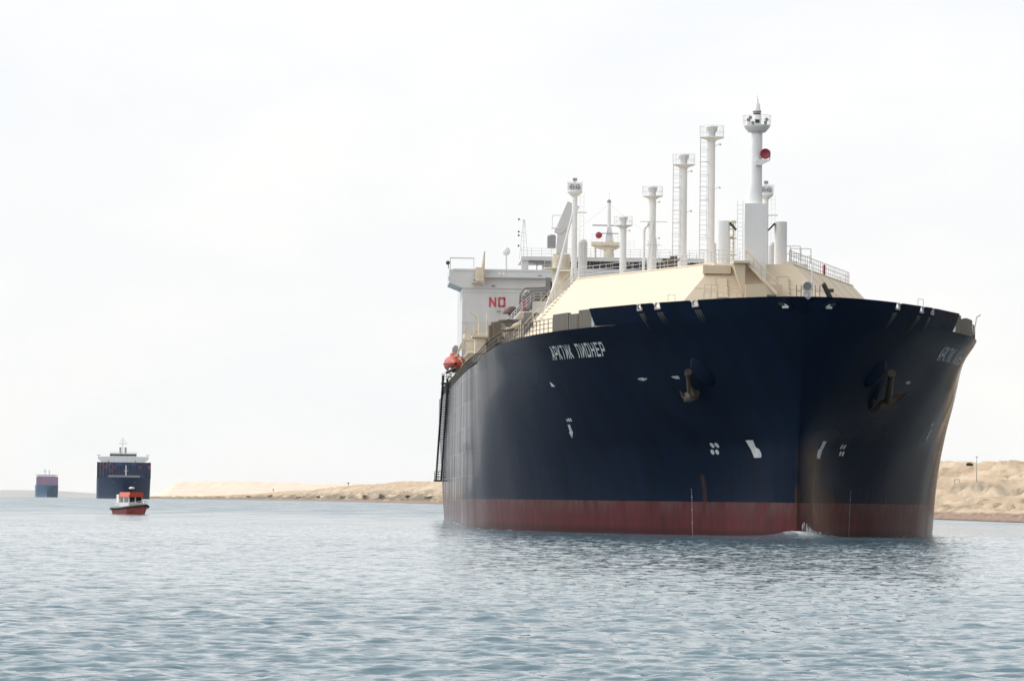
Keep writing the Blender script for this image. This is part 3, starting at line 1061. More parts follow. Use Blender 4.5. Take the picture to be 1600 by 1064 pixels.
# NO SMOKING board: only the first word clears the pipework
for i, ch in enumerate('NО'):
    q = MB()
    for qd in strokes(ch, .66, 1.0, .22):
        q.add([(-16.05 + i * 1.12 + p.x, HA - .06, 26.22 + p.y) for p in qd], [(0, 1, 2, 3)])
    q.build('red_letter', NORED, hs, gap=None)
# wheelhouse
m = MB()
m.box(-12.25, 12.25, HA + .2, 249, 31.95, 32.45)
m.box(-9.2, 9.2, HA + 1.0, 248, 30.7, 31.06)
m.box(-9.2, 9.2, HA + 1.4, 248, 31.06, 31.95)
m.box(-12.2, -11.35, HA + .4, HA + 2.2, 30.7, 31.95)
m.box(11.35, 12.2, HA + .4, HA + 2.2, 30.7, 31.95)
wh = m.build('wheelhouse', GREYW, hs)
nwin = 13
for i in range(nwin):
    x0 = -7.6 + i * (16.8 / nwin)
    q = MB(); q.box(x0 + .06, x0 + 16.8 / nwin - .06, HA + 1.30, HA + 1.40, 31.10, 31.93); q.build('window', GLASS, wh)
q = MB()
q.box(-11.3, -8.6, HA + .6, HA + .7, 31.72, 31.92)
for x in (-10.3, -9.3): q.tube((x, HA + .6, 30.7), (x, HA + .6, 31.9), .06, 5)
q.add([(-10.6, HA + .58, 31.8), (-9.9, HA + .58, 31.8), (-10.2, HA + .58, 31.3), (-10.3, HA + .58, 31.3)], [(0, 1, 2, 3)])
q.build('wing_frame', GREY, wh)
q = MB()
q.rail([(-12.2, HA + .3, 32.45), (12.2, HA + .3, 32.45)], 1.0, 1.2, .025)
q.build('railing', GREYW, wh)
# bridge wing end: awning bar, light
q = MB()
q.path([(-21.0, HA, 30.7), (-21.0, HA, 32.08)], .05, 5)
q.path([(-18.1, HA, 30.7), (-18.1, HA, 32.08)], .04, 5)
q.box(-21.05, -18.05, HA - .1, HA + .1, 32.02, 32.16)
q.build('wing_awning', GREYW, hs)
q = MB()
q.lathe((-21.3, HA - .1, 31.5), [(.02, -.2), (.22, -.12), (.26, .05), (.1, .2)], 12, 'y')
q.tube((-21.2, HA, 30.8), (-21.25, HA, 31.3), .05, 5)
q.build('wing_floodlight', DARK, hs)
q = MB()
q.box(-17.9, -16.95, HA - 1.6, HA - .3, 29.2, 30.9)
q.cone((-17.05, HA - 1.2, 28.9), (-17.05, HA - 1.2, 30.6), .28, .28, 12)
q.cone((-17.05, HA - 1.2, 30.5), (-16.82, HA - 1.2, 32.9), .26, .08, 10)
q.box(-18.3, -16.9, HA - 1.5, HA - .2, 29.0, 29.12)
q.build('provision_crane', BEIGED, hs)
q = MB()
q.lathe((-14.05, 238.5, 33.2), [(.02, -.55), (.3, -.5), (.48, -.3), (.5, 0), (.42, .28), (.2, .46), (.01, .5)], 18)
rd = q.build('satellite_dome', WHITE, hs)
q = MB(); q.cone((-14.05, 238.5, 30.7), (-14.05, 238.5, 32.8), .16, .10, 10); q.build('dome_pole', WHITE, rd)
# signal mast with three lamps on the left
q = MB()
T = Vector((-11.75, 242, 37.3))
for dx, dy in ((-.55, -.3), (.5, -.3), (0, .6)): q.tube((-11.75 + dx, 242 + dy, 32.4), T + Vector((dx * .15, 0, 0)), .05, 5)
for z in (33.5, 34.6, 35.7, 36.6):
    k_ = (37.3 - z) / 5
    q.tube((-11.75 - .55 * k_, 241.8, z), (-11.75 + .5 * k_, 241.8, z), .03, 4)
for z in (37.25, 35.75, 35.3, 34.0): q.tube((-11.8, 242, z - .1), (-12.35, 242, z), .03, 4)
sm_ = q.build('signal_mast', WHITE, hs)
for z in (37.3, 35.75, 35.3, 34.0):
    q = MB(); q.box(-12.5, -12.3, 241.9, 242.1, z - .08, z + .14); q.build('signal_lamp', DARK, sm_)
# radar mast
q = MB()
q.cone((-.6, 252, 32.4), (-.6, 252, 34.8), .75, .55, 16)
q.cone((-2.3, 252, 32.4), (-2.3, 252, 34.8), .12, .12, 8)
q.box(-2.85, 1.15, 251, 253, 34.7, 35.15)
q.prism([(-2.85, 34.7), (1.15, 34.7), (.2, 34.2), (-1.4, 34.2)], 251.4, 252.6)
rm = q.build('radar_mast', BEIGED, hs)
q = MB()
q.cone((-.6, 252, 35.15), (-.62, 252, 36.9), .62, .35, 14)
q.cone((-.62, 252, 36.9), (-.64, 252, 40.2), .26, .22, 12)
q.tube((-.64, 252, 40.2), (-.64, 252, 41.6), .03, 4)
for x in (-1.0, -.2): q.cone((x, 251.6, 35.2), (x * .5 - .3, 251.6, 37.0), .12, .08, 8)
q.build('upper_mast', WHITE, rm)
q = MB(); q.lathe((-.64, 252, 40.1), [(.1, 0), (.26, .1), (.24, .35), (.05, .5)], 12); q.build('masthead_light', GREY, rm)
q = MB(); q.box(-2.7, 1.0, 251.9, 252.1, 37.22, 37.36); q.box(-2.0, .6, 251.3, 251.5, 36.2, 36.3); q.build('radar_scanner', GREY, rm)
q = MB(); q.lathe((-1.95, 250.9, 35.98), [(.0, -.12), (.40, -.12), (.42, 0), (.2, .3), (.1, .7)], 16, 'y'); q.build('fog_horn', REDP, rm)
q = MB(); q.rail([(-2.8, 251, 35.15), (1.1, 251, 35.15)], 1.0, .7, .022); q.rail([(-4.3, 251, 34.4), (-2.9, 251, 34.4)], 1.0, .6, .02); q.rail([(1.2, 251, 34.3), (2.6, 251, 34.3)], 1.0, .6, .02); q.build('railing', WHITE, rm)

# ------------------------------------------------------------------ deck pipework, machinery
def rbox(m, x, y, z, w, d, h): m.box(x - w / 2, x + w / 2, y - d / 2, y + d / 2, z, z + h)
m = MB()
m.path([(-12.0, 226, 23.4), (-12.0, 226, 26.6), (-11.85, 226, 27.0), (-11.5, 226, 27.25), (-11.0, 226, 27.3), (-9.2, 226, 27.3)], .80, 16)
m.path([(-12.9, 225, 24.2), (-12.7, 225, 27.3), (-12.2, 225, 28.0), (-8.9, 225, 28.15)], .12, 6)
m.build('cargo_pipe', PIPE, ship)
m = MB()
for x, z, r in ((-9.6, 26.9, .22), (-9.2, 28.4, .5), (-8.9, 27.6, .4)):
    m.lathe((x, 224.6, z), [(r, -.3), (r, .3), (0.01, .3)], 12, 'y')
m.box(-9.7, -9.1, 224.2, 225, 27.7, 29.3)
m.box(-8.4, -8.0, 224.2, 225, 27.9, 29.6)
m.build('valve_group', PIPE, ship)
m = MB()
m.path([(-13.4, 224, 22.2), (-13.4, 224, 25.0), (-12.7, 224, 25.6), (-11.6, 224, 25.6)], .38, 10)
m.path([(-14.2, 222, 21.2), (-14.2, 222, 24.0), (-13.6, 222, 24.7), (-12.6, 222, 24.8)], .42, 10)
m.build('cargo_pipe', PIPE, ship)
m = MB()
m.cone((-14.0, 215, 20), (-14.0, 215, 24.6), .45, .45, 14)
m.lathe((-14.0, 215, 24.5), [(1.15, 0), (1.15, .1), (.9, .6), (.3, .85), (.01, .9)], 18)
m.build('mushroom_vent', mat('dark_red_brown_paint', (.07, .03, .03), .6), ship)
# midship manifold: small pipes, red valves and pale rails beside the trunk
for i in range(5):
    y = 168 + i * 4.5
    m = MB()
    m.path([(-13.5, y, 22.4), (-16.2, y, 21.0), (-18.9, y, 18.6), (-19.3, y, 18.4), (-20.4, y, 18.4)], .16, 8)
    m.build('manifold_pipe', BEIGED, ship)
for i in range(3):
    y = 176 + i * 5
    q = MB(); q.lathe((-13.9, y, 23.4), [(.24, -.06), (.24, .06)], 12, 'y'); q.tube((-13.9, y, 22.2), (-13.9, y, 24.0), .07, 6); q.box(-14.0, -13.75, y - .1, y + .1, 24.0, 24.7)
    q.build('manifold_valve', REDP, ship)
m = MB()
m.rail([(-14.6, 166, 22.9), (-13.3, 166, 24.0), (-11.8, 166, 24.0)], 1.0, .6, .03)
m.rail([(-18.6, 166, 18.2), (-14.6, 166, 22.9)], 1.0, .9, .04)
m.rail([(-18.6, 190, 18.2), (-14.6, 190, 22.9)], 1.0, .9, .04)
m.box(-14.8, -11.8, 166, 186, 22.75, 22.9)
m.build('manifold_platform', GREYW, ship)
# deck edge gear along the starboard and port walkways: winches, bitts, boxes, stowed hoses
def winch(x, y, z):
    e = empty('mooring_winch', (0, 0, 0)); e.parent = ship
    m = MB(); m.box(x - .9, x + .9, y - .8, y + .8, z, z + .45); m.box(x - 1.0, x - .75, y - .6, y + .6, z + .4, z + 1.5); m.box(x + .75, x + 1.0, y - .6, y + .6, z + .4, z + 1.5); m.build('bed', DARK, e)
    m = MB(); m.cone((x - .75, y, z + 1.05), (x + .75, y, z + 1.05), .55, .55, 16); m.cone((x - .75, y, z + 1.05), (x - .65, y, z + 1.05), .85, .85, 16); m.cone((x + .65, y, z + 1.05), (x + .75, y, z + 1.05), .85, .85, 16); m.build('drum', OLIVE, e)
for y in (82, 96): winch(-19.0, y, sheer(y))
for y in (48, 58): winch(17.0, y, sheer(y))
m = MB()
m.cone((-19.3, 104, 14.9), (-19.3, 104, 19.4), .60, .55, 12)
m.box(-20.2, -18.4, 102.8, 105.2, 14.9, 17.4)
m.box(-20.6, -18.8, 92, 98, 17.0, 17.4)
m.cone((-20.2, 90, 15.0), (-20.2, 90, 18.6), .25, .25, 10)
m.build('deck_housing', OLIVE, ship)
m = MB()
m.box(-20.6, -18.7, 130, 134, 17.2, 18.8)
m.box(-20.9, -18.5, 129.5, 134.5, 18.8, 19.0)
for x, z in ((-20.2, 20.9), (-19.4, 21.4), (-19.0, 20.4)): m.tube((x, 131, 19), (x, 131, z), .08, 5)
m.path([(-20.2, 131, 20.4), (-20.8, 131, 21.2), (-21.2, 131, 21.4)], .07, 5)
m.build('service_platform', BEIGED, ship)
m = MB()
random.seed(11)
for y in range(100, 215, 4):
    x = -20.8 + random.uniform(-.2, .7)
    h = random.uniform(.6, 1.5)
    if random.random() < .5: m.cone((x, y, 14.8), (x, y, 14.8 + h), .22, .22, 8)
    else: rbox(m, x, y, 14.8, .7, 1.2, h * .8)
m.build('deck_fittings', DARK, ship)
# dense dark machinery on the starboard deck below the pipework
random.seed(31)
for i in range(16):
    m = MB()
    x = random.uniform(-18.9, -15.9); y = random.uniform(112, 200); zt = random.uniform(17.4, 20.6) + (x + 18.9) * .35
    if i % 3 == 0:
        m.cone((x, y, 14.85), (x, y, zt), .38, .34, 12); m.lathe((x, y, zt), [(.34, 0), (.62, .02), (.62, .25), (.3, .45), (.01, .5)], 12)
    elif i % 3 == 1:
        m.path([(x - .6, y, 14.85), (x - .6, y, zt - .4), (x - .4, y, zt), (x + 1.6, y, zt + .1)], .16, 8); m.path([(x - .2, y, 14.85), (x - .2, y, zt - .9), (x + 1.6, y, zt - .8)], .12, 8)
        m.lathe((x + .6, y - .3, zt - .2), [(.42, -.05), (.42, .05), (.01, .05)], 12, 'y')
    else:
        m.box(x - .6, x + .6, y - .6, y + .6, 14.85, zt - .7); m.box(x - .35, x + .45, y - .4, y + .4, zt - .7, zt); m.rail([(x - .8, y - .7, zt - 1.6), (x + .8, y - .7, zt - 1.6)], 1.0, .5, .03)
    m.build('deck_machinery', [DARK, PIPE, OLIVE, PIPE][i % 4], ship)
# open railings along the deck edge
for side in (-1, 1):
    m = MB()
    for a0, a1, st in ((31.5, 60, 1.6), (60, 100, 2.0), (100, 230, 3.0)):
        a = a0
        pts = []
        while a <= a1 + .01:
            b = hb(a, sheer(a)) - .15
            pts.append((side * b, a, sheer(a)))
            a += st
        m.rail(pts, 1.1, 1.5, .035, 3)
    m.build('deck_railing', OLIVE, ship)
    # screened mooring recesses: ribbed plates standing on the deck edge
    m = MB()
    gaps = [(21.75, 24.8), (24.95, 27.0), (27.15, 31.4)]
    hts = [1.45, 1.22, 1.38]
    for (g0, g1), hh in zip(gaps, hts):
        nst = int((g1 - g0) / .3)
        for i in range(nst):
            q0, q1 = g0 + (g1 - g0) * i / nst, g0 + (g1 - g0) * (i + 1) / nst
            for f0, f1, ins in ((0, .72, .10), (.72, 1, .32)):
                a0, a1 = q0 + (q1 - q0) * f0, q0 + (q1 - q0) * f1
                z0, z1 = sheer(a0) + .003, sheer(a0) + hh
                P0, P1 = Vector((side * (hb(a0, z0) - ins), a0, 0)), Vector((side * (hb(a1, z0) - ins), a1, 0))
                W = Vector((-side * .10, 0, 0))
                vs = [P0 + Vector((0, 0, z0)), P1 + Vector((0, 0, z0)), P1 + Vector((0, 0, z1)), P0 + Vector((0, 0, z1))]
                vs = vs + [v + W for v in vs]
                m.add(vs, [(0, 1, 2, 3), (7, 6, 5, 4), (3, 2, 6, 7), (0, 4, 5, 1), (0, 3, 7, 4), (1, 5, 6, 2)])
    m.build('deck_screen', OLIVE, ship)
    m = MB()
    for a in (21.35,):
        p = hpt(side, a, 16.05)
        m.box(p.x - .1, p.x + .1, p.y - .12, p.y + .12, 16.1, 17.0)
    m.build('screen_post', WHITE, ship)
q = MB()
p = Vector((16.5, 27, 16.1))
q.tube(p, p + Vector((.25, 0, 1.4)), .05, 5); q.tube(p + Vector((.25, 0, 1.4)), p + Vector((.55, 0, 1.6)), .06, 5)
q.build('lamp_bracket', GREYW, ship)

# lifeboat davits and platform beside the house
m = MB()
m.box(-19.4, -16.8, 224.5, 234, 21.55, 22.45)
m.box(-19.3, -18.9, 225, 225.5, 14.9, 21.55)
m.box(-17.4, -17.0, 225, 225.5, 14.9, 21.55)
m.prism([(-20.6, 19.6), (-20.3, 19.6), (-19.2, 21.6), (-19.5, 21.9)], 224.6, 225.2)
m.prism([(-19.3, 21.5), (-18.2, 21.5), (-18.8, 17.5), (-19.1, 17.5)], 224.5, 225)
m.prism([(-20.4, 19.3), (-19.9, 19.6), (-18.9, 17.4), (-19.2, 17.0)], 224.4, 225)
m.build('davit', BEIGED, ship)
m = MB()
m.rail([(-19.3, 224.6, 22.45), (-16.9, 224.6, 22.45)], 1.0, .6, .03)
m.rail([(-19.3, 224.6, 22.45), (-19.3, 233, 22.45)], 1.0, 1.5, .03)
m.box(-18.3, -17.9, 225, 226, 22.5, 23.6)
m.build('davit_railing', BEIGED, ship)
m = MB()
m.box(-19.6, -16.9, 218, 222, 14.85, 17.0)
m.build('winch_house', OLIVE, ship)

# lifeboat: a thing of its own hanging from the davit
def local_to_world(p):
    return ship_mat @ Vector(p)
ship_mat = Matrix.Translation((SX, SY, -.01)) @ Matrix.Rotation(-TH, 4, 'Z')
lb = empty('lifeboat', local_to_world((-20.45, 223.5, 17.75)), -TH)
lb.scale = (1.12, 1.1, 1.12)
tag(lb, 'orange-red enclosed lifeboat hanging beside the white bridge block of the blue ship', 'lifeboat')
m = MB()
P = []
for i in range(25):
    t = i / 24
    y = 8.2 * t
    k = max(0.02, math.sin(math.pi * min(max(t, .004), .996)) ** .45)
    w, h = 1.22 * k, 1.0 + .0 * k
    row = []
    for j in range(21):
        u = math.pi * j / 20
        row.append((w * math.cos(u + math.pi), y, .95 - (.95 * k) * math.sin(u) ** .9))
    P.append(row)
m.grid(P)
m.build('boat_hull', ORANGE, lb)
m = MB()
P = []
for i in range(25):
    t = i / 24
    y = 8.2 * t
    k = max(0.02, math.sin(math.pi * min(max(t, .004), .996)) ** .5)
    P.append([(1.18 * k * math.cos(u), y, .93 + .95 * k * math.sin(u) ** .75) for u in [math.pi * j / 20 for j in range(21)]])
m.grid(P)
m.lathe((0, 5.6, 1.6), [(.55, 0), (.52, .45), (.4, .62), (.02, .66)], 14)
m.build('canopy', ORANGE, lb, gap=None)
m = MB()
P = [Vector((1.25 * max(.02, math.sin(math.pi * i / 24)) ** .45 * 1, 8.2 * i / 24, .94)) for i in range(25)]
m.path(P, .06, 5); m.path([Vector((-p.x, p.y, p.z)) for p in P], .06, 5)
m.build('fender', REDP, lb)
m = MB()
for y in (1.2, 6.9): m.tube((0, y, 1.8), (0, y, 2.9), .12, 6); m.box(-.25, .25, y - .2, y + .2, 2.3, 2.8)
m.build('lifting_hook', GREY, lb)

# accommodation ladder stowed along the ship's side, hanging down aft
gw = empty('gangway', (0, 0, 0)); gw.parent = ship
m = MB()
A0, A1 = Vector((-22.12, 186, 15.3)), Vector((-22.15, 217, 4.75))
W2 = Vector((-.62, 0, 0))
for s0 in (Vector((0, 0, 0)), W2):
    m.tube(A0 + s0, A1 + s0, .11, 6)
    m.tube(A0 + s0 + Vector((0, 0, 1.0)), A1 + s0 + Vector((0, 0, 1.0)), .06, 5)
    for i in range(17):
        q = A0.lerp(A1, i / 16) + s0
        m.tube(q, q + Vector((0, 0, 1.0)), .05, 5)
for i in range(42):
    q = A0.lerp(A1, (i + .5) / 42)
    m.tube(q, q + W2, .05, 4)
m.build('gangway_frame', DARK, gw)
m = MB()
m.box(-23.0, -22.06, 216.5, 218.8, 4.5, 4.72)
m.rail([(-22.95, 216.5, 4.7), (-22.1, 216.5, 4.7)], 1.0, .5, .04)
m.build('lower_platform', DARK, gw)
m = MB()
m.box(-22.9, -20.6, 184, 187, 15.3, 15.5)
m.path([(-21.2, 185, 14.8), (-21.2, 185, 17.2), (-22.4, 185, 16.6)], .16, 6)
m.path([(-22.75, 214, 5.4), (-22.6, 186, 16.4)], .08, 5)
m.path([(-22.2, 205, 8.9), (-22.2, 187, 16.0)], .06, 5)
m.rail([(-22.85, 184, 15.5), (-20.8, 184, 15.5)], 1.0, .5, .04)
m.build('upper_platform', DARK, gw)
q = MB(); q.lathe((-21.6, 200.5, 16.9), [(.02, -.5), (.16, -.5), (.2, 0), (.16, .6), (.02, .7)], 10); q.build('life_buoy_light', WHITE, gw)

# ------------------------------------------------------------------ fittings on the bow and trunk top
m = MB()
m.lathe((.38, -2.0, 18.46), [(.02, -.06), (.30, -.06)], 20, 'y')
gl = m.build('searchlight_glass', PIPE, ship)
m = MB()
m.lathe((.38, -2.0, 18.46), [(.30, -.08), (.38, -.10), (.40, 0), (.34, .35), (.1, .5), (.01, .52)], 20, 'y')
m.box(.1, .66, -1.9, -1.5, 17.0, 18.05)
m.lathe((.36, -1.95, 17.72), [(.02, -.02), (.14, -.02), (.16, .06)], 12, 'y')
m.build('searchlight', GREYW, ship)
m = MB(); m.cone((.76, -2, 16.2), (.72, -2, 20.25), .07, .035, 8); m.build('jackstaff', WHITE, ship)
for x in (-.26, 1.12):
    m = MB(); m.ladder((x, -2.2, 16.2), (x, -2.2, 18.55), .34, r=.035, step=.4); m.build('bow_ladder', OLIVE, ship)
m = MB()
m.cone((2.45, -1.5, 17.0), (1.62, -1.8, 18.6), .22, .17, 10)
m.cone((1.62, -1.8, 18.6), (1.55, -1.8, 18.72), .22, .12, 10)
m.box(1.9, 2.35, -1.9, -1.6, 18.05, 18.3)
m.build('chain_davit', DARK, ship)
m = MB()
for x, y, z in ((-3.6, 2, 17.2), (-2.6, 2, 17.4), (-1.9, 2, 17.6), (-5.2, 4, 17.1)):
    m.cone((x, y, 16.1), (x, y, z + .25), .22, .22, 10)
    m.cone((x - .35, y, z + .25), (x + .35, y, z + .25), .16, .16, 8)
m.build('bollard', OLIVE, ship)
for side, a, w in ((-1, 4.9, .5), (1, 6.5, .45)):
    m = MB()
    p = hpt(side, a, 17.5)
    m.rail([(p.x, p.y + .1, 17.45), (p.x + w * side, p.y + .5, 17.45)], .55, .5, .025, 1)
    m.build('rail_hoop', GREYW, ship)
# equipment on the trunk top round the foremast and aft of it
m = MB()
m.box(-6.1, -5.0, 60, 61.5, ZT, 23.35); m.box(-6.3, -4.8, 59.8, 61.7, 23.35, 23.5); m.box(-5.6, -5.0, 60.2, 61, 23.5, 23.75)
m.build('deck_locker', OLIVE, ship)
m = MB()
m.box(-.2, 1.15, 48, 50, ZT, 23.1); m.box(.05, .95, 47.8, 48.2, 23.1, 23.95); m.box(-.1, .1, 48, 48.4, 23.1, 24.1)
m.lathe((.5, 49, 23.9), [(.5, 0), (.5, .5), (.3, .65), (.01, .7)], 12)
m.build('winch_group', GREY, ship)
m = MB()
for x, z in ((-1.75, 24.4), (-1.45, 25.7), (-1.95, 23.8)):
    m.tube((x, 44, ZT), (x, 44, z), .06, 5); m.box(x - .22, x + .22, 43.8, 44.1, z, z + .22)
for z in (23.0, 24.4, 25.2): m.box(-2.2, -1.2, 43.6, 43.8, z, z + .07)
m.ladder((-1.6, 43.5, ZT), (-1.6, 43.5, 25.8), .5, r=.03)
m.build('instrument_stand', BEIGED, ship)
m = MB()
for i in range(9):
    y = 92 + i * 14; x = -5.5 + (i % 3) * 1.6
    m.cone((x, y, ZT), (x, y, ZT + 1.4 + (i % 2) * .8), .28, .28, 10)
    m.box(x + .8, x + 2.2, y, y + 1.5, ZT, ZT + 1.2)
m.path([(-6.5, 92, 23.3), (-6.5, 222, 23.3)], .28, 8)
m.path([(-5.6, 92, 23.1), (-5.6, 222, 23.1)], .2, 8)
m.build('deck_pipe', GREY, ship)
m = MB()
T = Vector((-2.35, 135, 31.0))
for dx, dy in ((-.8, -.4), (.8, -.4), (0, .8)): m.tube((T.x + dx, T.y + dy, 25.0), T, .04, 4)
m.box(T.x - 1.4, T.x + 1.4, T.y - .05, T.y + .05, 31.0, 31.07); m.box(T.x - .7, T.x + .7, T.y - .05, T.y + .05, 28.6, 28.67)
m.box(T.x - 1.2, T.x + 1.2, T.y - 1, T.y + 1, 22.2, 25.0)
m.build('aerial_stand', GREYW, ship)
for x, y in ((3.9, 52), (5.2, 56)):
    m = MB(); m.rail([(x - .7, y, 23.0), (x + 1.0, y, 23.0)], 1.3, .85, .05, 2); m.box(x - .5, x + .8, y + .2, y + 1.2, ZT, 23.0); m.build('hose_rack', GREYW, ship)
m = MB(); m.box(7.4, 7.58, 57, 57.3, ZT - .2, 23.0); m.build('fire_hydrant', REDP, ship)
# rigging stays
m = MB()
m.tube((-.6, 252, 40.0), (-9.6, 247, 32.5), .012, 3)
m.tube((-.6, 252, 40.0), (8.4, 247, 32.5), .012, 3)
m.build('rigging', GREYW, ship, gap=.01)

# ------------------------------------------------------------------ water
NEAR = 56.0
def radial():
    r = [3.0]
    while r[-1] < NEAR: r.append(r[-1] * 1.12)
    while r[-1] < 190: r.append(r[-1] * 1.0015)
    while r[-1] < 460: r.append(r[-1] * 1.0013)
    while r[-1] < 1500: r.append(r[-1] * 1.0035)
    while r[-1] < 14000: r.append(r[-1] * 1.03)
    return np.array(r)
rr = radial()
fine = np.linspace(-R(7.6), R(7.6), 800)
left = -np.concatenate([np.linspace(R(7.65), R(24), 170), np.geomspace(R(24.6), math.pi, 30)])[::-1]
right = np.concatenate([np.linspace(R(7.65), R(24), 170), np.geomspace(R(24.6), math.pi, 30)])
ang = np.concatenate([left, fine, right])
RR, AN = np.meshgrid(rr, ang, indexing='ij')
X = RR * np.sin(AN); Y = RR * np.cos(AN)
dr = np.gradient(rr)[:, None] * np.ones_like(X)
dl = np.maximum(RR * np.gradient(ang)[None, :], dr)
rng = np.random.default_rng(5)
Z = np.zeros_like(X); DX = np.zeros_like(X); DY = np.zeros_like(X)
gust = .55 + .9 * np.clip(fbm(X / 55, Y / 90, 3, 3) + .5, 0, 1)
lam = np.exp(rng.uniform(math.log(.22), math.log(4.0), 140))
wd0 = R(256)
for i, l_ in enumerate(lam):
    th = wd0 + rng.normal(0, .46)
    k = 2 * math.pi / l_
    slope = .040 * min(1.0, (.55 / l_) ** 1.15)
    amp = slope / k
    ok = np.clip((l_ / dl - 2.2) / 2.0, 0, 1)
    if ok.max() <= 0: continue
    ph = k * (X * math.cos(th) + Y * math.sin(th)) + rng.uniform(0, 6.283)
    c_, s_ = np.cos(ph), np.sin(ph)
    Z += ok * amp * c_ * gust
    DX -= ok * amp * math.cos(th) * s_ * gust * .9
    DY -= ok * amp * math.sin(th) * s_ * gust * .9
# ship's pressure field: drawn-down surface along the side, a crest at the stem
ca, sa = math.cos(-TH), math.sin(-TH)
lx = (X - SX) * ca + (Y - SY) * sa
ly = -(X - SX) * sa + (Y - SY) * ca
a_s = np.linspace(-1, 276, 400)
hb0 = np.array([hb(a, 0.0) for a in a_s])
hbv = np.interp(ly, a_s, hb0)
out = np.where(ly < 0, np.hypot(lx, ly), np.abs(lx) - hbv)
near = np.exp(-(np.clip(out, 0, None) / 7.0) ** 2)
sm = np.clip((ly - 2) / 14, 0, 1) * np.clip((150 - ly) / 60, 0, 1)
Z += -.24 * near * sm + .42 * np.exp(-(np.hypot(lx, ly - .5) / 1.7) ** 2) + .16 * np.exp(-((out - 1.2) / .8) ** 2) * np.clip((14 - np.abs(ly - 7)) / 14, 0, 1) * (lx > 0)
# foam
nz1 = fbm(X / .7, Y / .9, 4, 20) + .5
nz2 = fbm(X / 3.5, Y / 5, 3, 31) + .5
foam = np.exp(-np.clip(out, 0, None) / np.where(lx > 0, 1.5, .7)) * np.clip((34 - np.abs(ly - 12)) / 22, 0, 1) * np.where(lx > -1, 1.0, .5) * (.25 + 1.5 * nz1)
foam = np.maximum(foam, np.exp(-np.clip(out, 0, None) / .35) * (ly > 0) * (ly < 240) * np.clip(nz2 * 2 - .75, 0, 1) * .9)
BX, BY, BROT = -48.1, 612.0, R(28)
bx_l = (X - BX) * math.cos(BROT) + (Y - BY) * math.sin(BROT)
by_l = -(X - BX) * math.sin(BROT) + (Y - BY) * math.cos(BROT)
bd_ = np.hypot(bx_l / 1.5, (by_l) / 4.4)
foam = np.maximum(foam, np.exp(-((bd_ - 1) / .22) ** 2) * (.35 + .8 * nz2))
foam = np.clip(foam * 1.25 - .12, 0, 1)
Xw, Yw = X + DX, Y + DY
Zw = Z + drop(Xw, Yw)
nr_, nc_ = X.shape
me = bpy.data.meshes.new('water')
me.vertices.add(nr_ * nc_)
me.vertices.foreach_set('co', np.stack([Xw, Yw, Zw], -1).reshape(-1).astype(np.float32))
idx = np.arange(nr_ * nc_).reshape(nr_, nc_)
q = np.stack([idx[:-1, :-1], idx[:-1, 1:], idx[1:, 1:], idx[1:, :-1]], -1).reshape(-1, 4)[:, ::-1]
nf = len(q)
me.loops.add(nf * 4)
me.loops.foreach_set('vertex_index', q.reshape(-1).astype(np.int32))
me.polygons.add(nf)
me.polygons.foreach_set('loop_start', np.arange(0, nf * 4, 4, dtype=np.int32))
me.polygons.foreach_set('use_smooth', np.ones(nf, dtype=bool))
me.update(calc_edges=True)
at = me.attributes.new('foam', 'FLOAT', 'POINT')
at.data.foreach_set('value', foam.reshape(-1).astype(np.float32))
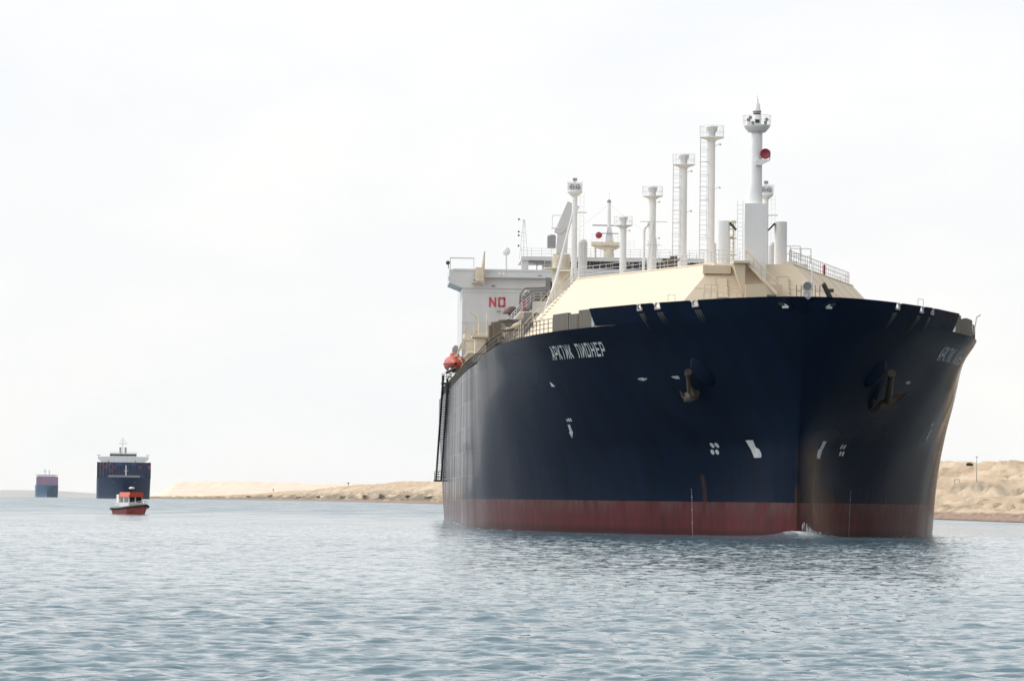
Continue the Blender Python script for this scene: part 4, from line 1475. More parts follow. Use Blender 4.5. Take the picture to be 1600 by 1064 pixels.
def water_material():
    m = bpy.data.materials.new('canal_water')
    m.use_nodes = True
    t = m.node_tree
    N, K = t.nodes.new, t.links.new
    b = t.nodes['Principled BSDF']
    b.inputs['IOR'].default_value = 1.333
    b.inputs['Roughness'].default_value = .10
    c = N('ShaderNodeTexCoord')
    def noise(s, st, det=3):
        p = N('ShaderNodeMapping'); p.inputs['Scale'].default_value = st
        K(c.outputs['Object'], p.inputs['Vector'])
        n = N('ShaderNodeTexNoise'); n.inputs['Scale'].default_value = s; n.inputs['Detail'].default_value = det
        K(p.outputs['Vector'], n.inputs['Vector'])
        return n.outputs['Fac']
    # ripples too small for the mesh: tilt the normal directly
    geo = N('ShaderNodeNewGeometry')
    fw_ = N('ShaderNodeAttribute'); fw_.attribute_name = 'open_water'
    def tilt(scale, st, k):
        p = N('ShaderNodeMapping'); p.inputs['Scale'].default_value = st
        K(c.outputs['Object'], p.inputs['Vector'])
        n = N('ShaderNodeTexNoise'); n.inputs['Scale'].default_value = scale; n.inputs['Detail'].default_value = 3; n.inputs['Roughness'].default_value = .6
        K(p.outputs['Vector'], n.inputs['Vector'])
        a = N('ShaderNodeVectorMath'); a.operation = 'SUBTRACT'; a.inputs[1].default_value = (.5, .5, .5)
        K(n.outputs['Color'], a.inputs[0])
        m_ = N('ShaderNodeVectorMath'); m_.operation = 'MULTIPLY'; m_.inputs[1].default_value = (k, k, 0)
        K(a.outputs['Vector'], m_.inputs[0])
        return m_.outputs['Vector']
    far = N('ShaderNodeVectorMath'); far.operation = 'SCALE'
    K(tilt(.8, (.35, .06, 1), .55), far.inputs[0]); K(fw_.outputs['Fac'], far.inputs['Scale'])
    s1 = N('ShaderNodeVectorMath'); s1.operation = 'ADD'
    K(tilt(5.0, (.5, 1, 1), .95), s1.inputs[0]); K(far.outputs['Vector'], s1.inputs[1])
    s2 = N('ShaderNodeVectorMath'); s2.operation = 'ADD'
    K(s1.outputs['Vector'], s2.inputs[0]); K(geo.outputs['Normal'], s2.inputs[1])
    nn = N('ShaderNodeVectorMath'); nn.operation = 'NORMALIZE'
    K(s2.outputs['Vector'], nn.inputs[0])
    K(nn.outputs['Vector'], b.inputs['Normal'])
    f = N('ShaderNodeAttribute'); f.attribute_name = 'foam'
    mx = N('ShaderNodeMix'); mx.data_type = 'RGBA'
    K(f.outputs['Fac'], mx.inputs['Factor'])
    big = N('ShaderNodeValToRGB')
    big.color_ramp.elements[0].position = .35; big.color_ramp.elements[1].position = .7
    big.color_ramp.elements[0].color = (.078, .142, .178, 1); big.color_ramp.elements[1].color = (.108, .182, .222, 1)
    K(noise(.02, (1, .6, 1), 3), big.inputs['Fac'])
    K(big.outputs['Color'], mx.inputs['A'])
    mx.inputs['B'].default_value = (.75, .77, .78, 1)
    K(mx.outputs['Result'], b.inputs['Base Color'])
    ro = N('ShaderNodeMapRange'); ro.inputs['To Min'].default_value = 0; ro.inputs['To Max'].default_value = .6
    K(f.outputs['Fac'], ro.inputs['Value'])
    # waves too small to model far off act as roughness, in wind-ruffled streaks
    st = noise(.5, (.22, .03, 1), 4)
    rm_ = N('ShaderNodeMapRange'); rm_.inputs['From Min'].default_value = .35; rm_.inputs['From Max'].default_value = .65
    rm_.inputs['To Min'].default_value = .10; rm_.inputs['To Max'].default_value = .26
    K(st, rm_.inputs['Value'])
    m1 = N('ShaderNodeMath'); m1.operation = 'MULTIPLY_ADD'; m1.inputs[2].default_value = .045
    K(rm_.outputs['Result'], m1.inputs[0]); K(fw_.outputs['Fac'], m1.inputs[1])
    m2 = N('ShaderNodeMath'); m2.operation = 'ADD'
    K(m1.outputs[0], m2.inputs[0]); K(ro.outputs['Result'], m2.inputs[1]); K(m2.outputs[0], b.inputs['Roughness'])
    return m
at = me.attributes.new('open_water', 'FLOAT', 'POINT')
at.data.foreach_set('value', np.clip((RR - 330) / 500, 0, 1).reshape(-1).astype(np.float32))
me.materials.append(water_material())
wo = bpy.data.objects.new('water', me)
col.objects.link(wo)
tag(wo, kind='structure')

# spray thrown up the port bow
m = MB()
random.seed(4)
P = []
for i in range(30):
    a = .1 + 9.5 * (i / 29) ** 1.2
    h = .75 * math.exp(-((a - 1.6) / 2.8) ** 2) * random.uniform(.7, 1.15) + .30
    P.append([hpt(1, a + .15 * j, -.35 + (h + .35) * j / 6, .04 + .03 * random.random() + .10 * (1 - j / 6)) for j in range(7)])
def spray_material():
    mm = bpy.data.materials.new('spray')
    mm.use_nodes = True
    t = mm.node_tree
    N, K = t.nodes.new, t.links.new
    b = t.nodes['Principled BSDF']
    b.inputs['Base Color'].default_value = (.75, .75, .76, 1)
    b.inputs['Roughness'].default_value = .6
    c = N('ShaderNodeTexCoord')
    p = N('ShaderNodeMapping'); p.inputs['Scale'].default_value = (2.0, 2.0, .8); p.inputs['Rotation'].default_value = (.6, 0, 0)
    K(c.outputs['Object'], p.inputs['Vector'])
    n = N('ShaderNodeTexNoise'); n.inputs['Scale'].default_value = 1.6; n.inputs['Detail'].default_value = 6
    K(p.outputs['Vector'], n.inputs['Vector'])
    r = N('ShaderNodeValToRGB'); r.color_ramp.elements[0].position = .42; r.color_ramp.elements[1].position = .66
    K(n.outputs['Fac'], r.inputs['Fac']); K(r.outputs['Color'], b.inputs['Alpha'])
    return mm
m.grid(P)
o = m.build('bow_spray', spray_material())
o.matrix_world = ship_mat
tag(o, kind='stuff')

# ------------------------------------------------------------------ banks of the canal
bank_y = [-900, 250, 520, 690, 790, 1400, 2400, 4500, 7000, 9500]
bank_x = [330, 300, 150, 75, 72, 38, -35, -200, -535, -760]
yy = np.concatenate([np.arange(-900, 600, 20.), np.arange(600, 1500, 1.6), np.geomspace(1500, 9400, 330)])
ww = np.concatenate([np.array([-6., -3.]), np.arange(0, 62, .7), np.geomspace(63, 2500, 34)])
YY, WW = np.meshgrid(yy, ww, indexing='ij')
bxp = pch(bank_y, bank_x)
bx_line = np.array([bxp(v) for v in yy])
base = np.interp(WW, [-6, -3, 0, 2.5, 5, 7.5, 8.2, 12, 24, 25, 30, 48, 56, 70, 150, 2500],
                 [-4, -2, -.1, .5, .9, 1.15, 1.7, 2.4, 5.9, 6.9, 7.0, 11.6, 12.2, 12.0, 9.0, 4.0])
scale_h = np.interp(YY, [0, 590, 680, 1000, 2400, 3000, 3800, 4500, 5100, 5700, 6400, 7200, 9400], [.15, .15, .92, .92, 1.1, 1.15, 1.32, 1.2, .92, .5, .3, .2, .1])
H = base * np.where(base > 1.2, 1 + (scale_h - 1) * np.clip((WW - 8) / 30, 0, 1), 1)
slope_m = np.clip((WW - 8) / 4, 0, 1)
n1 = fbm(YY / 26, WW / 13, 5, 40)
n2 = fbm(YY / 6.5 + WW / 9, WW / 3.2, 4, 50)
n3 = fbm(YY / 140, WW / 70, 3, 60)
H += slope_m * (n1 * 3.2 + n2 * 1.9) + n3 * 3.0 * np.clip((WW - 30) / 20, 0, 1) * np.clip(YY / 3000, .25, 1)
H += np.clip(WW / 4, 0, 1) * fbm(YY / 2.6, WW / 1.4, 3, 70) * .95
gull = np.clip(np.abs(fbm(YY / 17, WW / 40, 3, 80)) * 5, 0, 1)
H -= (1 - gull) * 2.2 * np.clip((WW - 9) / 6, 0, 1) * np.clip((34 - WW) / 12, 0, 1)
# wind- and digger-cut ledges
lq = H / 1.45 + fbm(YY / 34, WW / 16, 3, 200) * 1.6
lf = lq - np.floor(lq)
st_ = np.floor(lq) + np.clip((lf - .30) / .22, 0, 1)
H = np.where(WW > 8, H + (st_ - lq + .1) * 1.45 * .62 * np.clip((WW - 8) / 4, 0, 1) * np.clip((70 - WW) / 20, 0, 1) * np.clip((2600 - YY) / 900, .25, 1), H)
XX = bx_line[:, None] + WW + fbm(YY / 30, WW / 30, 2, 90) * np.clip(2 - WW / 10, 0, 2)
ZZ = H + drop(XX, YY)
me = bpy.data.meshes.new('sand_bank')
nr_, nc_ = XX.shape
me.vertices.add(nr_ * nc_)
me.vertices.foreach_set('co', np.stack([XX, YY, ZZ], -1).reshape(-1).astype(np.float32))
idx = np.arange(nr_ * nc_).reshape(nr_, nc_)
q = np.stack([idx[:-1, :-1], idx[:-1, 1:], idx[1:, 1:], idx[1:, :-1]], -1).reshape(-1, 4)
nf = len(q)
me.loops.add(nf * 4)
me.loops.foreach_set('vertex_index', q.reshape(-1).astype(np.int32))
me.polygons.add(nf)
me.polygons.foreach_set('loop_start', np.arange(0, nf * 4, 4, dtype=np.int32))
me.polygons.foreach_set('use_smooth', np.ones(nf, dtype=bool))
me.update(calc_edges=True)
at = me.attributes.new('inland', 'FLOAT', 'POINT')
at.data.foreach_set('value', WW.reshape(-1).astype(np.float32))
def sand_material():
    m = bpy.data.materials.new('desert_sand')
    m.use_nodes = True
    t = m.node_tree
    N, K = t.nodes.new, t.links.new
    b = t.nodes['Principled BSDF']; b.inputs['Roughness'].default_value = .95; b.inputs['Specular IOR Level'].default_value = .1
    c = N('ShaderNodeTexCoord')
    def noise(s, st, det=5):
        p = N('ShaderNodeMapping'); p.inputs['Scale'].default_value = st
        K(c.outputs['Object'], p.inputs['Vector'])
        n = N('ShaderNodeTexNoise'); n.inputs['Scale'].default_value = s; n.inputs['Detail'].default_value = det; n.inputs['Roughness'].default_value = .62
        K(p.outputs['Vector'], n.inputs['Vector'])
        return n.outputs['Fac']
    def ramp(f, stops):
        r = N('ShaderNodeValToRGB')
        e = r.color_ramp.elements
        while len(e) < len(stops): e.new(.5)
        for i, (p, cc) in enumerate(stops): e[i].position = p; e[i].color = (*cc, 1)
        K(f, r.inputs['Fac'])
        return r.outputs['Color']
    def mix(f, a, b_):
        x = N('ShaderNodeMix'); x.data_type = 'RGBA'
        K(f, x.inputs['Factor'])
        for k, v in (('A', a), ('B', b_)):
            if isinstance(v, tuple): x.inputs[k].default_value = (*v, 1)
            else: K(v, x.inputs[k])
        return x.outputs['Result']
    sand = ramp(noise(.05, (1, .5, 1), 8), [(.32, (.36, .27, .19)), (.5, (.50, .39, .28)), (.68, (.58, .475, .365))])
    scr = ramp(noise(.22, (1, .35, 1), 6), [(.50, (0, 0, 0)), (.62, (1, 1, 1))])
    w = N('ShaderNodeAttribute'); w.attribute_name = 'inland'
    lo = ramp_w = N('ShaderNodeMapRange')
    lo.inputs['From Min'].default_value = 26; lo.inputs['From Max'].default_value = 8
    lo.inputs['To Min'].default_value = .22; lo.inputs['To Max'].default_value = .85
    K(w.outputs['Fac'], lo.inputs['Value'])
    mm = N('ShaderNodeMath'); mm.operation = 'MULTIPLY'; K(scr, mm.inputs[0]); K(lo.outputs['Result'], mm.inputs[1])
    cmix = mix(mm.outputs[0], sand, (.24, .20, .15))
    sa = N('ShaderNodeAttribute'); sa.attribute_name = 'scrub'  # mask of scrub growth plus painted undercut shade
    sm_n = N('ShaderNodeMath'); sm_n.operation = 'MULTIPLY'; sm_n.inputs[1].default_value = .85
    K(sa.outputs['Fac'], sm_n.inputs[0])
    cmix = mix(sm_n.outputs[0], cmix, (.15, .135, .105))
    rp_ = N('ShaderNodeMapRange'); rp_.inputs['From Min'].default_value = 7.9; rp_.inputs['From Max'].default_value = 7.0
    K(w.outputs['Fac'], rp_.inputs['Value'])
    riprap = ramp(noise(.8, (1, 1, 1), 6), [(.35, (.20, .14, .11)), (.65, (.40, .29, .23))])
    cmix = mix(rp_.outputs['Result'], cmix, riprap)
    wet = N('ShaderNodeMapRange'); wet.inputs['From Min'].default_value = 1.6; wet.inputs['From Max'].default_value = .5
    K(w.outputs['Fac'], wet.inputs['Value'])
    cmix = mix(wet.outputs['Result'], cmix, (.09, .075, .06))
    K(cmix, b.inputs['Base Color'])
    bp = N('ShaderNodeBump'); bp.inputs['Strength'].default_value = .8; bp.inputs['Distance'].default_value = .6
    K(noise(.5, (1, .6, 1), 6), bp.inputs['Height']); K(bp.outputs['Normal'], b.inputs['Normal'])
    return m
SAND = sand_material()
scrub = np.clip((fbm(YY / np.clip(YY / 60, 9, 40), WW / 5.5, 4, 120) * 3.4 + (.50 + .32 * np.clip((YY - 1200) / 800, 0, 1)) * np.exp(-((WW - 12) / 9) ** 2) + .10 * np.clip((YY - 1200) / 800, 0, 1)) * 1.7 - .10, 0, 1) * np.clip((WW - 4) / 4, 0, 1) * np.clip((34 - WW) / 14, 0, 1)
scrub = np.maximum(scrub, np.exp(-((WW - 24.3 + 1.5 * fbm(YY / 30, WW * 0, 2, 131)) / .7) ** 2) * np.clip(fbm(YY / 40, WW * 0 + 3, 3, 130) * 6 + .7, 0, 1) * .9)  # undercut shade along the ledge, painted dark through this mask
scrub = np.maximum(scrub, np.clip(fbm(YY / 9, WW / 2.6, 3, 140) * 6 - 1.15, 0, 1) * np.clip((WW - 8) / 3, 0, 1) * np.clip((46 - WW) / 10, 0, 1))  # dark spots on the slope, painted as shade under small ledges
at = me.attributes.new('scrub', 'FLOAT', 'POINT')  # holds scrub growth plus the painted undercut shade
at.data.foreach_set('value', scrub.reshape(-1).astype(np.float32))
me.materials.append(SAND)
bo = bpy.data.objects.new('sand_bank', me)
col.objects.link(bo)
tag(bo, kind='structure')
def bank_h(x, y):
    i = int(np.clip(np.searchsorted(yy, y), 1, len(yy) - 1))
    j = int(np.clip(np.searchsorted(ww, x - bx_line[i]), 0, len(ww) - 1))
    return float(ZZ[i, j])

# pale high dunes beyond the end of the near bank
m = MB()
P = []
for i in range(150):
    x = -660 + 420 * i / 149
    row = []
    for j in range(22):
        y = 8300 + 900 * j / 21
        k = min(1, max(0, (x + 640) / 45.)) ** .7
        prof = math.sin(math.pi * min(1, j / 21 * .98 + .01)) ** .8
        h = 37 * k * prof * (.86 + .30 * float(fbm(np.array(x / 70.), np.array(y / 160.), 3, 15) + .5) * .5) + 5.0 * float(fbm(np.array(x / 14.), np.array(y / 60.), 3, 17)) * prof - 2.0
        row.append((x, y, drop(x, y) + h))
    P.append(row)
m.grid(P)
o = m.build('dunes', mat('haze_paled_sand', (.74, .62, .50), .95, .07, .03, dirt=(.60, .49, .38), dirtamt=.7))  # distance haze is put into this lighter sand colour
tag(o, kind='structure')
# low hazy land far off on the left
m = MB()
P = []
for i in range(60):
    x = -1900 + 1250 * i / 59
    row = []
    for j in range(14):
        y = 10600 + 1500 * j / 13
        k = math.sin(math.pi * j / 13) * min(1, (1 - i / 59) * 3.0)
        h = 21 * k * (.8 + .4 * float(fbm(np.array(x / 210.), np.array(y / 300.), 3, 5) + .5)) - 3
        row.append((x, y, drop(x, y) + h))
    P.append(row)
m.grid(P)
o = m.build('hills', mat('far_desert_hazed', (.42, .41, .40), .9, .15, .01))  # base colour paled to stand for the distance haze
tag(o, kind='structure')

# ------------------------------------------------------------------ shrubs on the shoreline
LEAF = mat('dry_scrub_leaves', (.07, .07, .05), .85, .3, .8)
TWIG = mat('scrub_twig', (.12, .09, .06), .9, .2, 1.0)
def shrub(seed, label, w, h):
    random.seed(seed)
    e = empty('shrub', (0, 0, 0))
    tag(e, label, 'shrub', 'shrubs along the sandy bank')
    m = MB()
    clumps = [(random.uniform(-.4, .4) * w, random.uniform(-.4, .4) * w, random.uniform(.25, .75) * h, random.uniform(.18, .32) * w) for _ in range(11)]
    for cx, cy, cz, cr in clumps:
        for _ in range(70):
            d = Vector((random.gauss(0, 1), random.gauss(0, 1), random.gauss(0, 1))).normalized() * cr * random.uniform(.5, 1.05)
            p = Vector((cx, cy, cz)) + Vector((d.x, d.y, d.z * .75))
            if p.z < .05: continue
            s = random.uniform(.10, .22)
            a = Vector((random.gauss(0, 1), random.gauss(0, 1), random.gauss(0, 1))).normalized() * s
            b = a.orthogonal().normalized() * s * .6
            m.add([p - a, p + b, p + a, p - b], [(0, 1, 2, 3)])
    m.build('crown', LEAF, e, gap=None)
    m = MB()
    for cx, cy, cz, cr in clumps: m.cone((cx * .15, cy * .15, -.3), (cx, cy, cz), .07, .03, 5)
    m.build('trunk', TWIG, e, gap=None)
    return e
def on_bank(px, w):
    """distance along which a sight line at this bearing meets the strip w metres inland"""
    s = (px - 800) / F_PX
    best = min(((abs(bxp(y) + w - s * y), y) for y in np.arange(640, 7000, 5.)))
    y = best[1]
    return bxp(y) + w, y
shr = [(600, 11, 4.6, 3.8, 'broad dark shrub at the water edge left of the big ship, largest in its row'),
       (574, 11, 5.0, 3.2, 'dark shrub on the shoreline second from the big ship'),
       (538, 11, 4.6, 3.0, 'rounded shrub on the shoreline left of the two broad shrubs'),
       (672, 14, 4.4, 2.6, 'low shrub on the bank close beside the big ship'),
       (640, 15, 3.2, 1.8, 'small scrub bush halfway between the broad shrub and the big ship'),
       (501, 12, 4.0, 2.4, 'small shrub on the shore below the crest post'),
       (470, 14, 4.4, 2.2, 'pale distant scrub bush on the low shore'),
       (425, 16, 5.4, 2.6, 'distant scrub clump on the shore below the far marker'),
       (392, 14, 5.5, 2.4, 'farther scrub clump near the low spit of sand')]
for i, (px, w, sw, sh, lab) in enumerate(shr):
    o = shrub(20 + i, lab, sw, sh)
    x, y = on_bank(px, w)
    o.location = (x, y, bank_h(x, y) - .15)
o = shrub(60, 'lone small bush on the skyline of the right bank', 1.5, .8)
x, y = on_bank(1516, 47); o.location = (x, y, bank_h(x, y) - .2)
o = shrub(61, 'low bush under the ledge of the right bank beside the ship', 1.8, .8)
x, y = on_bank(1479, 24); o.location = (x, y, bank_h(x, y) - .2)
o = shrub(62, 'tuft of scrub below the thin pole on the right bank', 1.6, .7)
x, y = on_bank(1535, 18); o.location = (x, y, bank_h(x, y) - .2)

# poles and frames on the banks
x, y = on_bank(1529, 28)
e = empty('lamp_post', (x, y, bank_h(x, y) - .2)); tag(e, 'tall thin grey pole standing on the ledge of the right bank', 'pole')
m = MB(); m.cone((0, 0, 0), (0, 0, 5.1), .09, .05, 8); m.build('pole', GREY, e)
m = MB(); m.cone((0, 0, 0), (0, 0, .35), .25, .18, 8); m.build('foot', GREY, e)
m = MB(); m.box(-.22, .22, -.12, .12, 5.0, 5.16); m.build('lamp_head', GREY, e)
x, y = on_bank(1497, 27)
e = empty('metal_frame', (x, y, bank_h(x, y) - .1)); tag(e, 'small pale two-legged frame on the ledge of the right bank', 'frame')
m = MB(); m.tube((-.48, 0, 0), (-.48, 0, 1.4), .07, 6); m.tube((.48, 0, 0), (.48, 0, 1.4), .07, 6); m.build('leg', GREY, e)
m = MB(); m.tube((-.55, 0, 1.4), (.55, 0, 1.4), .07, 6); m.build('cross_bar', GREY, e)
for px, w, h, lab in ((547, 46, 3.6, 'small dark post on the skyline of the dune left of the big ship'), (430, 50, 5.0, 'thin marker on the crest where the far dune meets the near bank')):
    x, y = on_bank(px, w)
    e = empty('marker_post', (x, y, bank_h(x, y) - .6)); tag(e, lab, 'post', 'marker posts on the dune crest')
    m = MB(); m.cone((0, 0, 0), (0, 0, h), .35, .22, 8); m.build('shaft', GREY, e)
    m = MB(); m.box(-.9, .9, -.5, .5, h - 1.2, h); m.build('top_mark', OLIVE, e)

# ------------------------------------------------------------------ pilot boat
BRED = mat('boat_red_paint', (.23, .032, .025), .45, .15, 1.0, dirt=(.12, .02, .02), dirtamt=.5)
BTOP = mat('boat_orange_red_roof', (.55, .07, .03), .5, .1, 1.0)
BBLK = mat('black_rubber', (.012, .012, .014), .7, .2, 1.0)
pb = empty('pilot_boat', (BX, BY, drop(BX, BY)), BROT)
tag(pb, 'small red pilot boat with white cabin and red roof in front of the container ship', 'boat')
# local: y points aft (stern), bow at -y
def boat_section(t):
    w = 1.45 * (1 - max(0, (.42 - t) / .42) ** 2.0) if t < .42 else 1.45
    return max(w, .03)
P = []
for i in range(21):
    t = i / 20
    y = -3.7 + 7.2 * t
    w = boat_section(t)
    sh_ = .72 + .50 * (1 - t) ** 2
    rowp = []
    for j in range(11):
        u = j / 10
        z = -.35 + (sh_ + .35) * u
        ww_ = w * (.72 + .28 * u ** .7) if t > .3 else w * (.45 + .55 * u ** .9 * (t / .3) + .55 * u * (1 - t / .3) * 1)
        rowp.append((ww_, y - .55 * u * (1 - t) ** 3, z))
    P.append(rowp)
m = MB(); m.grid(P, True, True); m.grid([[(-x, y, z) for x, y, z in r] for r in P], True)
edge = [r[-1] for r in P]
m.add([(x, y, z - .06) for x, y, z in edge] + [(-x, y, z - .06) for x, y, z in edge], [(i, i + 1, 21 + i + 1, 21 + i) for i in range(20)])
tr = P[-1]; m.add(tr + [(-x, y, z) for x, y, z in tr], [(i, 11 + i, 11 + i + 1, i + 1) for i in range(10)])
m.build('hull', BRED, pb, gap=None)
m = MB()
for s in (-1, 1): m.path([Vector((s * (x + .05), y, z - .04)) for x, y, z in edge], .15, 8)
m.path([Vector((-edge[-1][0], edge[-1][1] + .05, edge[-1][2])), Vector((edge[-1][0], edge[-1][1] + .05, edge[-1][2]))], .13, 8)
m.build('rubber_fender', BBLK, pb)
m = MB()
m.prism([(-1.15, .66), (1.15, .66), (1.08, 1.35), (-1.08, 1.35)], -1.6, 2.9)
m.build('cabin_base', GREYW, pb)
m = MB()
for x0 in (-.95, -.10, .82): m.box(x0, x0 + .14, -1.0, -.84, 1.35, 2.20)
for y0 in (.35, 1.5):
    for x in (-.98, .86): m.box(x, x + .12, y0, y0 + .3, 1.35, 2.2)
m.box(-.98, .98, 1.5, 1.9, 1.35, 2.2)
m.box(-1.0, 1.0, -1.02, 1.9, 1.35, 1.5)
cb = m.build('wheelhouse', GREYW, pb)
m = MB(); m.box(-.93, .93, -.92, -.88, 1.5, 2.2); m.build('windscreen', GLASS, cb)
for s in (-1, 1):
    m = MB(); m.box(s * .93 - .02, s * .93 + .02, -.8, 1.5, 1.5, 2.2); m.build('side_window', GLASS, cb)
m = MB(); m.prism([(-1.08, 2.2), (1.08, 2.2), (.88, 2.80), (-.88, 2.80)], -1.25, 2.0); m.build('roof', BTOP, pb)
m = MB(); m.box(-1.05, -.45, 2.0, 2.7, 1.35, 2.5); m.build('locker', WHITE, pb)
m = MB()
m.cone((0, .3, 2.62), (0, .3, 3.25), .07, .05, 6); m.box(-.55, .55, .22, .38, 3.0, 3.08)
m.tube((.45, .3, 3.0), (.45, .3, 3.9), .025, 4); m.tube((-.45, .3, 3.0), (-.45, .3, 3.7), .025, 4)
mastb = m.build('light_mast', BBLK, pb)
m = MB(); m.lathe((0, .3, 3.2), [(.02, 0), (.34, .02), (.38, .12), (.30, .24), (.02, .3)], 14); m.build('radar_dome', WHITE, mastb)
m = MB(); m.rail([(.75, -2.9, 1.05), (0, -3.9, 1.2), (-.75, -2.9, 1.05), (-1.2, -1.6, .9)], .55, .6, .025, 1); m.rail([(-1.3, 1.9, .72), (-1.3, 3.3, .72)], .75, .6, .03, 2); m.build('railing', GREYW, pb)

# ------------------------------------------------------------------ the container ship far off
CSX, CSY = -305.6, 3800.0
CM = mat('far_hull_blue', (.009, .030, .095), .5, .2, .1, (1, 1, .3), dirtamt=.7)
cs = empty('container_ship', (CSX, CSY, drop(CSX, CSY)), .088)
tag(cs, 'dark blue container ship with white bridge behind the red pilot boat', 'ship')
BH = 21.3
def cs_half(a, z):
    """a aft of the stem, z above water"""
    st = -1.6 * max(0, z - 4) ** 1.0 * .4
    u = max(a - st, 0)
    k = .62 + .38 * min(1, max(0, z) / 16)
    L_ = 70 - 35 * min(1, max(0, z) / 17)
    return min(BH, BH * min(1, (u / L_)) ** (.85 - .35 * min(1, max(z, 0) / 17)))
rows = []
for i in range(15):
    z = -2 + 19 * i / 14
    st = -1.6 * max(0, z - 4) * .4
    rows.append([(cs_half(st + 200 * t * t, z), st + 200 * t * t, z) for t in [j / 40 for j in range(41)]])
m = MB(); m.grid(rows, True, True); m.grid([[(-x, y, z) for x, y, z in r] for r in rows], True)
top = rows[-1]; n = len(top)
m.add(top + [(-x, y, z) for x, y, z in top], [(i, i + 1, n + i + 1, n + i) for i in range(n - 1)])
tr = [r[-1] for r in rows]
m.add(tr + [(-x, y, z) for x, y, z in tr], [(i, i + 1, len(tr) + i + 1, len(tr) + i) for i in range(len(tr) - 1)])
m.build('hull', CM, cs, gap=None)
m = MB(); m.cone((1.5, 8, 17), (1.5, 8, 26.5), .55, .35, 8); m.box(-.2, 3.2, 7.8, 8.2, 22, 22.3); m.build('foremast', WHITE, cs)
m = MB(); m.box(-12.5, 12.5, 2.5, 3.0, 16.95, 18.6); m.box(-9, 9, 1.5, 2, 13.0, 13.4); m.build('breakwater', GREY, cs)
m = MB()
m.box(-14.5, 14.5, 120, 132, 17, 34.2)
m.prism([(-20.6, 32.2), (-20.6, 34.2), (20.6, 34.2), (20.6, 32.2), (17, 29.2), (14, 28.2), (-14, 28.2), (-17, 29.2)], 120.4, 125)
m.box(-11, 11, 120, 131, 34.2, 37.0)
bh = m.build('bridge_house', WHITE, cs)
for i in range(11):
    q = MB(); q.box(-10.7 + i * 1.95, -10.7 + i * 1.95 + 1.75, 119.86, 119.98, 34.8, 36.3); q.build('window', GLASS, bh)
for x in (-12.3, 9.6):
    q = MB(); q.box(x, x + .9, 119.9, 119.98, 29.6, 31.0); q.build('door', GREY, bh)
for s in (-1, 1):
    q = MB(); q.box(s * 20 - 1.6, s * 20 + 1.6, 120.5, 122, 35.2, 35.6); q.tube((s * 20, 121, 34), (s * 20, 121, 35.3), .15, 5); q.build('wing_awning', GREY, bh)
m = MB()
m.cone((-.5, 124, 37.0), (-.5, 124, 50), .45, .2, 8); m.box(-4.0, 3.2, 123.8, 124.2, 44.6, 45.0); m.box(-2.2, 1.6, 123.8, 124.2, 47.2, 47.5)
m.tube((-2.6, 124, 44.8), (-2.6, 124, 48), .12, 4); m.tube((1.9, 124, 44.8), (1.9, 124, 47.4), .12, 4)
m.build('radar_mast', GREYW, cs)
for x in (-3.1, 1.1):
    q = MB(); q.box(x, x + 1.7, 135, 138, 34, 42); q.build('funnel', GREY, cs)
m = MB(); m.rail([(-11, 120.2, 37.0), (11, 120.2, 37.0)], 1.2, 2, .08, 2); m.build('railing', WHITE, bh)
# containers stacked across the deck, each a thing
CC = {'dark blue': (.011, .033, .10), 'bright blue': (.02, .075, .20), 'brick red': (.16, .035, .035), 'orange-red': (.30, .07, .04), 'grey': (.20, .21, .22), 'navy': (.012, .024, .062)}
CMAT = {k: mat('container_' + k.replace(' ', '_').replace('-', '_'), v, .6, .15, .3) for k, v in CC.items()}
def container_mesh(k):
    m = MB()
    w, l, h = 2.44, 12.1, 2.54
    m.box(-w / 2 + .01, w / 2 - .01, .03, l - .03, .01, h - .01)
    for x in (-w / 2, w / 2 - .14):
        for y in (0, l - .14): m.box(x, x + .14, y, y + .14, 0, h)
    for i in range(6): m.box(-w / 2 + .22 + i * .34, -w / 2 + .34 + i * .34, .0, .08, .12, h - .12)
    return m
cont = {}
random.seed(12)
pick = {(1, 4): 'brick red', (3, 4): 'brick red', (7, 4): 'bright blue', (6, 4): 'bright blue', (5, 3): 'brick red', (4, 2): 'brick red', (16, 3): 'orange-red', (13, 3): 'brick red', (2, 3): 'brick red'}
for tier in range(5):
    for k in range(17):
        kind = pick.get((k, tier), random.choice(['dark blue'] * 7 + ['navy'] * 4 + ['bright blue']))
        x = -20.2 + k * 2.52
        z = 16.2 + tier * 2.55
        p = Matrix.Rotation(.088, 4, 'Z') @ Vector((x, 22, z))
        if kind not in cont:
            o = container_mesh(kind).build('shipping_container', CMAT[kind]); cont[kind] = o
        else:
            o = cont[kind].copy(); col.objects.link(o)
        o.location = (CSX + p.x, CSY + p.y, drop(CSX, CSY) + p.z)
        o.rotation_euler = (0, 0, .088)
        tag(o, kind + ' shipping container in the wall of boxes on the distant container ship', 'container', 'containers stacked on the container ship')

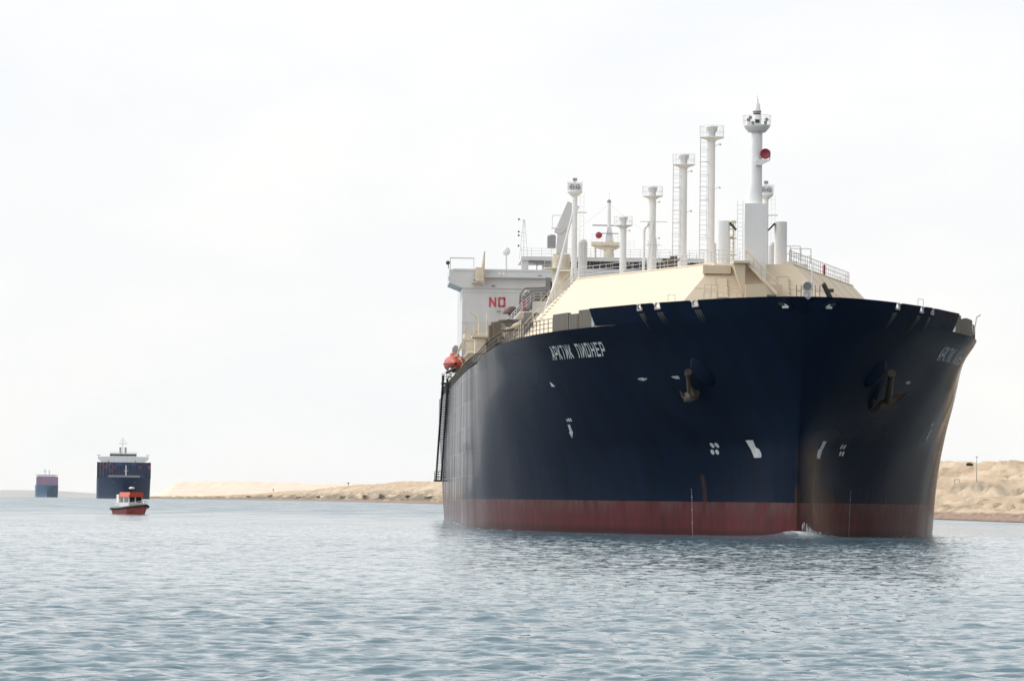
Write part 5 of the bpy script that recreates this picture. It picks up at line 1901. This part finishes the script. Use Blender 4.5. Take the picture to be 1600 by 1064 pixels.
# ------------------------------------------------------------------ the ship on the horizon
FX, FY = -675.0, 7000.0
FB = mat('far_hull_hazed_blue', (.15, .235, .35), .6, .2, .05, (1, 1, .3), dirtamt=.5)  # hull colour lightened to carry the distance haze
FR = mat('far_cargo_hazed_mauve', (.34, .20, .27), .7, .3, .12, dirt=(.22, .20, .30), dirtamt=.8)  # cargo colour also has the haze mixed into it
fs = empty('cargo_ship', (FX, FY, drop(FX, FY)), .105)
tag(fs, 'hazy blue and mauve cargo ship on the horizon at the far left', 'ship')
rows = []
for i in range(12):
    z = -1 + 19 * i / 11
    st = -.5 * max(0, z - 4)
    L_ = 50 - 28 * min(1, max(0, z) / 17)
    rows.append([(16.4 * min(1, max(200 * t * t, 0) / L_) ** (.8 - .3 * min(1, max(z, 0) / 17)), st + 200 * t * t, z) for t in [j / 32 for j in range(33)]])
m = MB(); m.grid(rows, True, True); m.grid([[(-x, y, z) for x, y, z in r] for r in rows], True)
top = rows[-1]; n = len(top)
m.add(top + [(-x, y, z) for x, y, z in top], [(i, i + 1, n + i + 1, n + i) for i in range(n - 1)])
m.build('hull', FB, fs, gap=None)
m = MB()
m.box(-15.6, 16.2, 26, 38, 18, 30.5); m.box(-15.0, 15.4, 24, 26, 18, 25)
m.build('deck_cargo', FR, fs)
m = MB(); m.box(-13, 13, 90, 100, 18, 33.4); m.box(-16, 16, 90, 94, 32, 33.6); m.build('bridge_house', WHITE, fs)
m = MB(); m.cone((-2.5, 95, 33.4), (-2.5, 95, 42), .9, .4, 8); m.box(-5.5, .5, 94.8, 95.2, 38.6, 39.1); m.cone((3.6, 97, 33), (3.6, 97, 40), .8, .8, 8); m.build('mast', GREYW, fs)

# ------------------------------------------------------------------ haze
m = MB(); m.box(-15500, 15500, -15500, 15500, -30, 66)
hz = bpy.data.materials.new('air_haze')
hz.use_nodes = True
t = hz.node_tree
for n_ in list(t.nodes): t.nodes.remove(n_)
oo = t.nodes.new('ShaderNodeOutputMaterial')
pv = t.nodes.new('ShaderNodeVolumePrincipled')
pv.inputs['Color'].default_value = (.98, .985, 1.0, 1)
pv.inputs['Density'].default_value = 7e-6
pv.inputs['Anisotropy'].default_value = .2
t.links.new(pv.outputs['Volume'], oo.inputs['Volume'])
o = m.build('haze', hz)
tag(o, kind='stuff')
